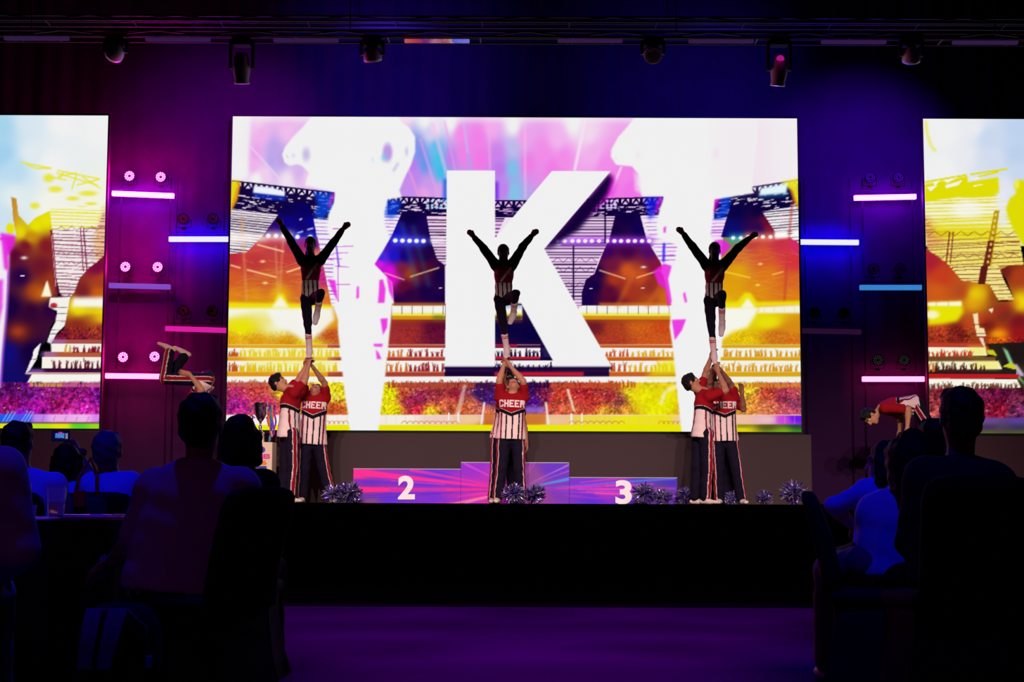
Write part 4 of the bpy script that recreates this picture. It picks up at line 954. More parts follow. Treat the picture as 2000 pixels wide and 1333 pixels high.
M_fascia = mat('grey_fascia_cloth', linear=(0.064, 0.040, 0.044), rough=0.9, spec=0.05, var=0.08, vscale=1.5)
M_fascia2 = mat('dark_plinth_cloth', linear=(0.045, 0.014, 0.034), rough=0.9, spec=0.03, var=0.1, vscale=1.5)
def fascia(label, x0, x1, ztop, y=23.35, m=None):
    o = MB().box(((x0 + x1) / 2, y + 0.12, (STAGE_Z + ztop) / 2), ((x1 - x0) / 2, 0.10, (ztop - STAGE_Z) / 2), 0.01).build('screen_plinth', m or M_fascia)
    return tag(o, label, 'plinth')
fascia('grey cloth-covered plinth under the central LED wall', P(436, 900, 23.35)[0], P(1586, 900, 23.35)[0], P(1200, 848, 23.35)[2])
fascia('dark plinth under the LED wall behind seated guests with the phone', LEFTX[0], LEFTX[1] + .05, P(100, 842, 23.35)[2], m=M_fascia2)
fascia('brown plinth under the LED wall beside the pink floor bar', RIGHTX[0] - .05, RIGHTX[1], P(1900, 852, 23.35)[2], m=mat('brown_plinth_cloth', linear=(0.065, 0.030, 0.040), rough=0.9, spec=0.03))

# ------------------------------------------------------------------ LED bars and par lamps on the light towers
TOW_Y = 24.0
M_house = mat('lamp_housing', linear=(0.004, 0.003, 0.005), rough=0.8, spec=0.05)
def emis(name, rgb, s=1.0): return mat(name, (20, 20, 20), emit=rgb, estr=s, rough=0.8, spec=0.0)
_barmesh = {}
def led_bar(label, x0, y0, x1, y1, Y, m, h=0.076, group=None, glow=True):
    a, b = P(x0, y0, Y), P(x1, y1, Y)
    c = (a + b) / 2; L = np.linalg.norm(b - a)
    t = thing('led_bar', label, 'light bar', c, group)
    ang = math.atan2(b[2] - a[2], b[0] - a[0])
    lens = MB().box((0, 0, 0), (L / 2, 0.028, h / 2), 0.006).build('lens', m, t, loc=(0, 0, 0))
    MB().box((0, 0.05, 0), (L / 2 - 0.01, 0.022, h * 0.32), 0.004).build('housing', M_house, t, loc=(0, 0, 0))
    for s in (-1, 1):
        MB().box((s * L * 0.35, 0.085, 0), (0.02, 0.015, h * 0.3)).build('clamp', M_house, t, loc=(0, 0, 0))
    t.rotation_euler = (0, -ang, 0)
    return t
E_mag = emis('magenta_led', (85.0, 0.88, 140.0)); E_blue = emis('blue_led', (0.84, 0.86, 260.0)); E_violet = emis('dim_violet_led', (0.16, 0.07, 0.55))
E_mag2 = emis('violet_magenta_led', (34.0, 0.88, 90.0))
E_pink = emis('pink_led', (0.70, 0.012, 0.36)); E_rose = emis('rose_led', (36.0, 0.66, 8.0)); E_sky = emis('sky_blue_led', (0.035, 0.22, 0.62)); E_off = emis('unlit_led_sheen', (0.022, 0.004, 0.03))  # E_off: faint emission stands in for light falling on the switched-off lens
led_bar('glowing magenta LED bar above the blue bar beside the left LED wall', 219, 378, 340, 383, TOW_Y + 0.06, E_mag)
led_bar('glowing blue-white LED bar touching the upper left side of the central screen', 330, 467.5, 450, 467.5, TOW_Y + 0.06, E_blue)
led_bar('dim violet LED bar under the middle pair of lit magenta lamps', 213, 558, 333, 561, TOW_Y + 0.06, E_violet)
led_bar('deep pink LED bar above the somersaulting cheerleader', 323, 642, 445, 646, TOW_Y + 0.06, E_pink)
led_bar('pale pink LED bar ending at the knees of the somersaulting cheerleader', 206, 734.5, 327, 736, TOW_Y + 0.06, E_rose)
led_bar('glowing magenta LED bar, topmost on the tower beside the right LED wall', 1668, 387, 1789, 384.5, TOW_Y + 0.06, E_mag2)
led_bar('glowing blue-white LED bar touching the right side of the central screen', 1556, 473, 1677, 474, TOW_Y + 0.06, E_blue)
led_bar('sky-blue LED bar left of the right LED wall', 1679, 562, 1800, 562, TOW_Y + 0.06, E_sky)
led_bar('switched-off LED bar beside the lower right side of the central screen', 1564, 646.5, 1682, 649, TOW_Y + 0.06, E_off)
led_bar('pale pink LED bar over the bending cheerleader', 1684, 741, 1805, 741, TOW_Y + 0.06, E_rose)
E_floorbar = emis('floor_pink_led', (3.2, 0.55, 1.25))
led_bar('bright pink LED bar on the stage floor beside the dark-suited man', 1926, 980.5, 1986, 983, 22.6, E_floorbar, 0.062)

# par lamps
def par_meshes():
    body = MB().lathe((0, 0, 0), (0, -1, 0), [(-0.16, 0.001), (-0.16, 0.05), (-0.10, 0.075), (0.0, 0.085), (0.015, 0.085), (0.015, 0.074), (0.002, 0.074), (0.002, 0.001)], 24).build('housing', M_house, smooth=False)
    bm = body.data; bpy.data.objects.remove(body)
    d = MB()
    for ring, n, ph in ((0.034, 7, 0.0), (0.062, 12, 0.1)):
        for i in range(n):
            a = 2 * math.pi * i / n + ph
            d.lathe((ring * math.cos(a), -0.006, ring * math.sin(a)), (0, -1, 0), [(0, 0.0135), (0.004, 0.012), (0.006, 0.001)], 8)
    do = d.build('led_lenses', None); dm = do.data; bpy.data.objects.remove(do)
    y = MB()
    y.tube([(-0.105, 0.06, 0), (-0.105, 0.06, -0.12), (0.105, 0.06, -0.12), (0.105, 0.06, 0)], 0.007, 6)
    y.box((0, 0.06, -0.135), (0.03, 0.02, 0.018))
    yo = y.build('yoke', M_house); ym = yo.data; bpy.data.objects.remove(yo)
    return bm, dm, ym
PB, PD, PYK = par_meshes()
PD_off = PD.copy()
M_par_on = emis('lit_par_led', (14.0, 0.88, 8.0)); M_par_off = mat('unlit_par_led', linear=(0.06, 0.05, 0.07), rough=0.3, spec=0.4)
PD.materials.append(M_par_on); PD_off.materials.append(M_par_off)
def par(label, x, y, on, Y=TOW_Y - 0.02, group=None):
    c = P(x, y, Y)
    t = thing('par_lamp', label, 'stage light', c, group)
    obj('housing', PB, None, t, (0, 0, 0)); obj('led_lenses', PD if on else PD_off, None, t, (0, 0, 0)); obj('yoke', PYK, None, t, (0, 0, 0))
    if on:
        l = bpy.data.lights.new('par_halo_fill', 'POINT'); l.energy = 70.0; l.color = (1.0, 0.0, 0.22); l.shadow_soft_size = 0.08  # added point light; its pool on the drape stands in for haze halo
        o = bpy.data.objects.new('par_halo_fill', l); COL.objects.link(o); o.parent = t; o.location = (0, -0.13, 0.0)
    return t
for lab, x, y in (('lit magenta par lamp, upper pair on the left tower, nearer the left LED wall', 253, 344), ('lit magenta par lamp, upper pair on the left tower, farther from the left LED wall', 314, 346),
                  ('lit magenta par lamp, middle pair on the left tower, nearer the left LED wall', 245, 521.5), ('lit magenta par lamp, middle pair on the left tower, farther from the left LED wall', 308, 522),
                  ('lit magenta par lamp, lowest pair on the left tower, nearer the left LED wall', 240.5, 698), ('lit magenta par lamp beside the shoes of the somersaulting cheerleader', 302, 697)):
    par(lab, x, y, True)
for lab, x, y in (('unlit par lamp above the left blue bar, farther from the central screen', 358, 428), ('unlit par lamp above the left blue bar, next to the central screen', 416, 428),
                  ('unlit par lamp above the deep pink bar, farther from the central screen', 358, 607), ('unlit par lamp above the deep pink bar, next to the central screen', 414, 608),
                  ('unlit par lamp above the top right magenta bar, nearer the central screen', 1700, 347), ('unlit par lamp above the top right magenta bar, nearer the right LED wall', 1755, 347),
                  ('unlit par lamp above the sky-blue bar, nearer the central screen', 1706, 525), ('unlit par lamp above the sky-blue bar, nearer the right LED wall', 1758, 525),
                  ('unlit par lamp above the switched-off bar, next to the central screen', 1591, 612), ('unlit par lamp above the switched-off bar, farther from the central screen', 1648, 612),
                  ('unlit par lamp above the lowest right pink bar, nearer the central screen', 1715, 704), ('unlit par lamp above the lowest right pink bar, nearer the right LED wall', 1766, 704)):
    par(lab, x, y, False)
M_tower = mat('tower_tube', linear=(0.016, 0.004, 0.022), rough=0.9, spec=0.02)
# the towers that carry them
def tower(label, xs, arms):
    base = P(xs[0], 985, TOW_Y + 0.13)
    t = thing('light_tower', label, 'stand', (base[0], TOW_Y + 0.13, STAGE_Z))
    for x in xs:
        a = P(x, 700, TOW_Y + 0.13); MB().tube([(a[0], TOW_Y + 0.13, STAGE_Z), (a[0], TOW_Y + 0.13, P(x, 345, TOW_Y)[2])], 0.010, 8).build('upright', M_tower, t)
        MB().box((a[0], TOW_Y + 0.13, STAGE_Z + 0.012), (0.22, 0.2, 0.012)).build('base_plate', M_house, t)
    for x0, x1, y in arms:
        a = P(x0, y, TOW_Y + 0.10); b = P(x1, y, TOW_Y + 0.10)
        MB().box(((a[0] + b[0]) / 2, TOW_Y + 0.09, a[2]), ((b[0] - a[0]) / 2, 0.012, 0.005)).build('shelf', M_tower, t)
tower('black tower holding the magenta lamps beside the left LED wall', (228, 325), ((215, 342, 370), (209, 335, 547), (203, 330, 723)))
tower('black tower between the magenta lamps and the central screen', (338, 432), ((330, 447, 455), (322, 444, 632)))
tower('black tower of unlit lamps beside the right side of the central screen', (1575, 1665), ((1566, 1680, 460), (1566, 1684, 637)))
tower('black tower of unlit lamps beside the right LED wall', (1690, 1788), ((1668, 1792, 372), (1678, 1802, 551), (1682, 1808, 729)))

# ------------------------------------------------------------------ overhead trusses
def truss(label, Y, ytop, ybot, depth=0.30):
    zt = P(1000, ytop, Y)[2]; zb = P(1000, ybot, Y)[2]
    t = thing('lighting_truss', label, 'truss', (0, Y, zb))
    ch = MB().tube([(-8.5, 0, 0), (8.5, 0, 0)], 0.017, 8).build('chord', M_metal, t); chm = ch.data; bpy.data.objects.remove(ch)
    for yy in (Y, Y + depth):
        for z in (zt, zb): obj('chord', chm, None, t, (0, yy - Y, z - zb))
    bay = 0.62; n = int(17 / bay)
    d1 = MB().tube([(0, 0, 0), (bay, 0, zt - zb)], 0.009, 6).build('web', M_metal); m1 = d1.data; bpy.data.objects.remove(d1)
    d2 = MB().tube([(0, 0, zt - zb), (bay, 0, 0)], 0.009, 6).build('web', M_metal); m2 = d2.data; bpy.data.objects.remove(d2)
    d3 = MB().tube([(0, 0, 0), (0, depth, 0)], 0.009, 6).build('cross_web', M_metal); m3 = d3.data; bpy.data.objects.remove(d3)
    for i in range(n):
        obj('web', m1 if i % 2 else m2, None, t, (-8.5 + i * bay, 0, 0))
        if i % 2: obj('cross_web', m3, None, t, (-8.5 + i * bay, 0, 0))
    for x in (-6.5, -2.2, 2.2, 6.5):
        MB().tube([(x, depth / 2, zt - zb), (x, depth / 2, 9.8 - zb)], 0.008, 6).build('hanger', M_metal, t, loc=(0, 0, 0))
    return zt, zb
TR_Y = 21.0
truss('lower overhead lighting truss carrying the bars and moving heads', TR_Y, 62, 72)
truss('upper overhead lighting truss behind the lower one', TR_Y + 1.2, 33, 42)

E_truss = emis('unlit_bar_sheen', (0.030, 0.010, 0.060))  # unlit bars: weak emission stands in for the purple light they reflect
m_strip = bpy.data.materials.new('bar_screen_reflection'); m_strip.use_nodes = True  # unlit bar: the LED wall's reflection painted as emission
nt = m_strip.node_tree; nt.nodes.clear()
tc = nt.nodes.new('ShaderNodeTexCoord'); nz = nt.nodes.new('ShaderNodeTexNoise'); nz.inputs['Scale'].default_value = 14
cr = nt.nodes.new('ShaderNodeValToRGB'); sx = nt.nodes.new('ShaderNodeSeparateXYZ'); ad = nt.nodes.new('ShaderNodeMath'); ad.operation = 'MULTIPLY_ADD'
em = nt.nodes.new('ShaderNodeEmission'); om = nt.nodes.new('ShaderNodeOutputMaterial')
nt.links.new(tc.outputs['Generated'], sx.inputs[0]); nt.links.new(tc.outputs['Object'], nz.inputs['Vector'])
nt.links.new(nz.outputs['Fac'], ad.inputs[0]); ad.inputs[1].default_value = 0.25; nt.links.new(sx.outputs[0], ad.inputs[2])
nt.links.new(ad.outputs[0], cr.inputs[0]); nt.links.new(cr.outputs[0], em.inputs[0]); nt.links.new(em.outputs[0], om.inputs[0])
els = cr.color_ramp.elements; els[0].position = 0.1; els[0].color = lin4((200, 95, 95)); els[1].position = 1.0; els[1].color = lin4((120, 120, 235))
for p_, c_ in ((0.3, (190, 60, 90)), (0.45, (120, 40, 120)), (0.6, (190, 120, 160)), (0.75, (170, 70, 110)), (0.86, (200, 160, 150)), (0.90, (100, 90, 225))):
    e_ = els.new(p_); e_.color = lin4(c_)
em.inputs[1].default_value = 0.8
for i, (x0, x1, y) in enumerate(((8, 135, 75), (284, 411, 77), (534, 661, 78.5), (790, 917, 80), (1089, 1216, 79.5), (1345, 1472, 80.5), (1604, 1731, 82), (1860, 1988, 83))):
    lab = ['hanging unlit LED bar at the far left end of the truss', 'hanging unlit LED bar above the gap beside the left LED wall', 'hanging LED bar over the left part of the central screen', 'hanging LED bar on the truss with a painted orange and blue screen reflection', 'hanging dark LED bar just right of the middle of the truss', 'hanging dark LED bar over the right part of the central screen', 'hanging unlit LED bar above the right light towers', 'hanging LED bar at the far right end of the truss'][i]
    led_bar(lab, x0, y, x1, y + .4, TR_Y - 0.05, m_strip if i == 3 else E_truss, 0.045)

M_head = mat('moving_head_shell', linear=(0.5, 0.42, 0.5), rough=0.35, spec=0.5)
def moving_head(label, x, y, d, long, spot=None):
    c = P(x, y, TR_Y + 0.1)
    t = thing('moving_head_light', label, 'stage light', c)
    top = P(x, 76, TR_Y + 0.1)[2] - c[2]
    MB().box((0, 0, top - 0.05), (0.13, 0.11, 0.05), 0.02).build('base', M_house, t, loc=(0, 0, 0))
    for s in (-1, 1):
        MB().box((s * 0.15, 0, (top - 0.05) / 2), (0.018, 0.05, (top - 0.05) / 2 + 0.02), 0.008).build('yoke_arm', M_house, t, loc=(0, 0, 0))
    d = nrm(d)
    if long: prof = [(-0.20, 0.001), (-0.20, 0.07), (-0.12, 0.10), (0.05, 0.115), (0.16, 0.095), (0.20, 0.10), (0.22, 0.10), (0.22, 0.085), (0.20, 0.001)]
    else: prof = [(-0.13, 0.001), (-0.12, 0.06), (-0.05, 0.11), (0.05, 0.125), (0.09, 0.12), (0.09, 0.108), (0.08, 0.001)]
    MB().lathe((0, 0, 0), d, prof, 20).build('head', M_head, t, smooth=True, loc=(0, 0, 0))
    lm = MB()
    for ring, n in ((0.0, 1), (0.035, 6), (0.07, 12)):
        for i in range(n):
            a = 2 * math.pi * i / n
            q = np.cross(d, (1, 0, 0)); q = nrm(q if np.linalg.norm(q) > .1 else np.cross(d, (0, 0, 1))); w = np.cross(d, q)
            lm.lathe(d * (prof[-1][0]) + q * ring * math.cos(a) + w * ring * math.sin(a), d, [(0, 0.014), (0.01, 0.011), (0.014, 0.001)], 8)
    lm.build('lens_array', M_par_off, t, loc=(0, 0, 0))
    for s in (-1, 1):
        MB().lathe((s * 0.125, 0, 0), (s, 0, 0), [(0, 0.02), (0.03, 0.02), (0.03, 0.001)], 10).build('pivot_cap', mat('pale_cap', linear=(0.5, 0.45, 0.5), rough=0.4), t, loc=(0, 0, 0))
    if spot:
        tgt, e, colr, ang = spot
        lamp_spot('moving_head_beam', tuple(c + d * 0.28), tgt, e, colr, ang, 1.0, 0.08)
    return t
moving_head('moving head lamp tilted sideways above the left light towers', 226, 101, (-0.5, 0.8, -0.55), False, ((-6.3, 24.5, 4.4), 1900, (0.85, 0.0, 0.50), 50))
moving_head('long moving head lamp aimed down at the left corner of the central screen', 472, 132, (0.0, 0.25, -1), True, ((-4.4, 24.5, 6.4), 1100, (0.5, 0.0, 0.9), 64))
moving_head('round moving head lamp above the stadium smoke on the central screen', 727, 106, (0.1, 0.45, -0.9), False, ((-1.8, 24.5, 7.2), 800, (0.08, 0.02, 1.0), 80))
moving_head('round moving head lamp with visible lens array facing the hall', 1275, 104, (0.0, -0.75, -0.6), False)
moving_head('long moving head lamp with a pink glow above the right end of the central screen', 1522, 136, (-0.08, 0.25, -1), True, ((2.6, 24.5, 7.0), 800, (0.06, 0.02, 1.0), 80))
moving_head('round moving head lamp above the right light towers', 1780, 108, (0.1, 0.6, -0.8), False, ((5.3, 24.5, 5.9), 1500, (0.14, 0.0, 1.0), 66))

g_ = P(1524, 116, TR_Y - .06); _t = [o for o in COL.objects if o.get('label', '').startswith('long moving head lamp with a pink glow')][0]
MB().lathe(g_, (0, -.6, .8), [(0, .055), (.03, .048), (.05, .025), (.055, .001)], 16).build('glow_lens', emis('pink_lens', (.40, .006, .22)), _t, smooth=True)
# ------------------------------------------------------------------ people
M_skin = mat('skin', vcol=True, rough=0.55, spec=0.3, bump=0.03, bscale=120)
M_cloth = mat('printed_cloth', vcol=True, rough=0.85, spec=0.1, bump=0.25, bscale=14)
M_hair = mat('dark_hair', vcol=True, rough=0.6, spec=0.15, bump=0.4, bscale=90)
M_shoe = mat('shoe_leather', vcol=True, rough=0.6, spec=0.25)
M_letter = mat('white_letter_print', (236, 214, 214), rough=0.8, spec=0.1)
def lerp(a, b, t): return np.asarray(a, float) * (1 - t) + np.asarray(b, float) * t

def hand(b, w, d, n, pose='fist', ts=1, s=1.0):
    """palm, four fingers and a thumb; d from the wrist to the fingers, n the way the palm faces"""
    d = nrm(d); n = nrm(np.asarray(n, float) - d * np.dot(n, d)); sd = np.cross(d, n)
    b1, b2, ta = {'fist': (82, 96, .9), 'grip': (38, 48, .5), 'relaxed': (16, 26, .3), 'open': (4, 10, .1)}[pose]
    b.rc(w, w + d * .03 * s, .026 * s, .03 * s, n, .75, k=.015)
    b.rc(w + d * .025 * s, w + d * .082 * s, .036 * s, .040 * s, n, .48, k=.015)
    for i, L in enumerate((.066, .076, .071, .054)):
        o = w + (d * .088 + sd * ts * (.031 - .0205 * i)) * s
        a1, a2 = math.radians(b1), math.radians(b1 + b2)
        spread = sd * ts * (.10 - .07 * i) * (0 if pose == 'fist' else 1)
        m = o + (d * math.cos(a1) + n * math.sin(a1) + spread) * L * .55 * s
        e = m + (d * math.cos(a2) + n * math.sin(a2) + spread) * L * .5 * s
        b.rc(o - d * .012 * s, m, .0098 * s, .009 * s, k=.006); b.rc(m, e, .009 * s, .0075 * s, k=.005)
    o = w + (d * .03 + sd * ts * .030) * s
    m = o + nrm(d * .7 + sd * ts * .7 * (1 - ta * .5) + n * (.3 + .4 * ta)) * .045 * s
    e = m + nrm(d * (.8 - .3 * ta) - sd * ts * .5 * ta + n * (.3 + .5 * ta)) * .034 * s
    b.rc(o, m, .014 * s, .0115 * s, k=.01); b.rc(m, e, .011 * s, .009 * s, k=.005)

def head_blob(b, H, R, s=1.0, beard=False):
    """R rows: side, forward, up"""
    R = np.array(R); T = lambda x, y, z: H + (R[0] * x + R[1] * y + R[2] * z) * s
    b.ell(T(0, -.012, .028), R, np.array((.076, .096, .092)) * s, .02)
    b.ell(T(0, .022, -.045), R, np.array((.060, .072, .074)) * s, .03)
    b.rc(T(0, .055, -.098), T(0, .062, -.098), .024 * s, .022 * s, k=.03)
    b.rc(T(-.042, .078, .032), T(.042, .078, .032), .014 * s, k=.02)
    b.ell(T(.033, .106, .010), R, np.array((.019, .013, .011)) * s, .012, sub=True)
    b.ell(T(-.033, .106, .010), R, np.array((.019, .013, .011)) * s, .012, sub=True)
    for q in (-1, 1):
        b.rc(T(q * .033, .080, .009), T(q * .034, .080, .009), .0125 * s, k=.004)
        b.ell(T(q * .078, -.006, -.004), R, np.array((.010, .020, .033)) * s, .012)
    b.rc(T(0, .092, .018), T(0, .112, -.026), .009 * s, .015 * s, k=.012)
    b.rc(T(-.016, .098, -.028), T(.016, .098, -.028), .010 * s, k=.008)
    b.rc(T(-.02, .086, -.056), T(.02, .086, -.056), .009 * s, k=.008); b.rc(T(-.018, .085, -.068), T(.018, .085, -.068), .009 * s, k=.008)
    b.ell(T(0, .104, -.062), R, np.array((.024, .010, .003)) * s, .004, sub=True)

def skin_color(base, H, R, s, hair=(20, 14, 14)):
    R = np.array(R); bl, lip, eye, wht = lin(base), lin(np.array(base) * (.78, .52, .52)), lin((22, 14, 12)), lin((215, 200, 195))
    hl = lin(hair)
    def f(V):
        C = np.repeat(bl[None], len(V), 0)
        q = ((V - H) @ R.T) / s
        near = (np.abs(q) < .16).all(1)
        fr = near & (q[:, 1] > .04)
        m = fr & (np.abs(q[:, 0]) < .026) & (np.abs(q[:, 2] + .062) < .014) & (q[:, 1] > .07); C[m] = lip
        for sg in (-1, 1):
            e = fr & (((q[:, 0] - sg * .033) / .017) ** 2 + ((q[:, 2] - .009) / .008) ** 2 < 1); C[e] = wht
            e = fr & (((q[:, 0] - sg * .033) / .008) ** 2 + ((q[:, 2] - .009) / .009) ** 2 < 1); C[e] = eye
            e = fr & (np.abs(q[:, 0] - sg * .036) < .022) & (np.abs(q[:, 2] - .034 - .0) < .007); C[e] = hl
        return C
    return f

def hair_obj(parent, H, R, s, style='short', col=(18, 13, 14), vox=.008, seed=0):
    R = np.array(R); T = lambda x, y, z: H + (R[0] * x + R[1] * y + R[2] * z) * s
    b = Blob(.02)
    b.ell(T(0, -.018, .036), R, np.array((.086, .103, .097)) * s)
    if style in ('short', 'crop'):
        b.ell(T(0, -.045, -.02), R, np.array((.074, .068, .075)) * s)
        b.rc(T(-.035, .05, .100), T(.035, .05, .100), .026 * s)
    elif style == 'bun':
        b.ell(T(0, -.055, -.02), R, np.array((.07, .06, .07)) * s); b.rc(T(0, -.11, .0), T(0, -.12, .0), .042 * s)
        b.rc(T(.03, -.11, -.02), T(.075, -.06, -.16), .030 * s, .014 * s)
    elif style == 'bob':
        b.ell(T(0, -.035, -.03), R, np.array((.096, .085, .105)) * s); b.rc(T(-.08, .0, .02), T(-.085, -.01, -.10), .030 * s); b.rc(T(.08, .0, .02), T(.085, -.01, -.10), .030 * s)
    elif style == 'long':
        b.ell(T(0, -.035, -.02), R, np.array((.094, .09, .10)) * s)
        for q in (-.07, -.035, 0, .035, .07): b.rc(T(q, -.06, 0), T(q * 1.1, -.10, -.42), .050 * s, .034 * s, k=.06)
        for q in (-1, 1): b.rc(T(q * .075, .02, .02), T(q * .085, -.04, -.33), .034 * s, .026 * s, k=.06)
    if style == 'crop':
        b.ell(T(0, .115, -.03), R, np.array((.11, .085, .105)) * s, .008, sub=True); b.ell(T(0, .02, -.10), R, np.array((.12, .06, .085)) * s, .01, sub=True)
        b.cut(T(0, 0, -.075), -R[2])
    else:
        b.ell(T(0, .125, -.035), R, np.array((.085, .090, .105)) * s, .01, sub=True)
        if style == 'short': b.ell(T(0, .035, -.095), R, np.array((.12, .065, .085)) * s, .01, sub=True); b.cut(T(0, 0, -.082), -R[2])
    def nz(x, y, z):
        return .003 * (np.sin(x * 95 + seed) * np.sin(y * 83 + 2 * seed) + np.sin(z * 105 + x * 60)) * (1.0 if style != 'bun' else .4)
    return blob_obj('hair', b, M_hair, parent, vox, col, nz)

def frame_from(fwd, up):
    up = nrm(up); fwd = nrm(np.asarray(fwd, float) - up * np.dot(fwd, up)); return np.array([np.cross(fwd, up), fwd, up])

def block_letters(word, h, w, gap, th=None):
    """angular varsity capitals as polygons in a plane (x right, y up)"""
    th = th or w * .30
    G = {'C': [[(0, .15), (0, .85), (.15, 1), (.85, 1), (1, .85), (1, .65), (.68, .65), (.68, .78), (.32, .78), (.32, .22), (.68, .22), (.68, .38), (1, .38), (1, .15), (.85, 0), (.15, 0)]],
         'H': [[(0, 0), (0, 1), (.34, 1), (.34, .62), (.66, .62), (.66, 1), (1, 1), (1, 0), (.66, 0), (.66, .40), (.34, .40), (.34, 0)]],
         'E': [[(0, 0), (0, 1), (1, 1), (1, .78), (.34, .78), (.34, .61), (.8, .61), (.8, .40), (.34, .40), (.34, .22), (1, .22), (1, 0)]],
         'R': [[(0, 0), (0, 1), (.82, 1), (1, .85), (1, .52), (.86, .42), (1, 0), (.66, 0), (.52, .38), (.34, .38), (.34, 0)]],
         'F': [[(0, 0), (0, 1), (1, 1), (1, .78), (.34, .78), (.34, .60), (.8, .60), (.8, .38), (.34, .38), (.34, 0)]], ' ': []}
    out = []; x = 0
    for ch in word:
        for p in G[ch]: out.append([(x + a * w, b * h) for a, b in p])
        x += w + gap
    W = x - gap
    return [[(a - W / 2, b) for a, b in p] for p in out]

def lettering(parent, word, shirt, center, right, up, out, h, w, gap, m=None, name='lettering'):
    """flat letters wrapped onto the shirt along -out"""
    import bmesh
    sv = [tuple(v.co) for v in shirt.data.vertices]; sf = [tuple(p.vertices) for p in shirt.data.polygons]
    bvh = BVHTree.FromPolygons(sv, sf)
    bm = bmesh.new()
    for poly in block_letters(word, h, w, gap):
        vs = [bm.verts.new((a, b, 0)) for a, b in poly]; bm.faces.new(vs)
    bmesh.ops.triangulate(bm, faces=bm.faces[:])
    for _ in range(2): bmesh.ops.subdivide_edges(bm, edges=bm.edges[:], cuts=1, use_grid_fill=True)
    for v in bm.verts:
        p = Vector(center + right * v.co.x + up * v.co.y + out * .4)
        hit = bvh.ray_cast(p, Vector(-out))
        v.co = (hit[0] + Vector(out) * .005) if hit[0] is not None else Vector(center + right * v.co.x + up * v.co.y)
    me = bpy.data.meshes.new(name); bm.to_mesh(me); bm.free()
    return obj(name, me, m or M_letter, parent)

RED, WHITE_C, BLK_C, DRED, NAVY_C = (150, 12, 26), (236, 205, 203), (16, 12, 22), (120, 16, 30), (22, 14, 34)

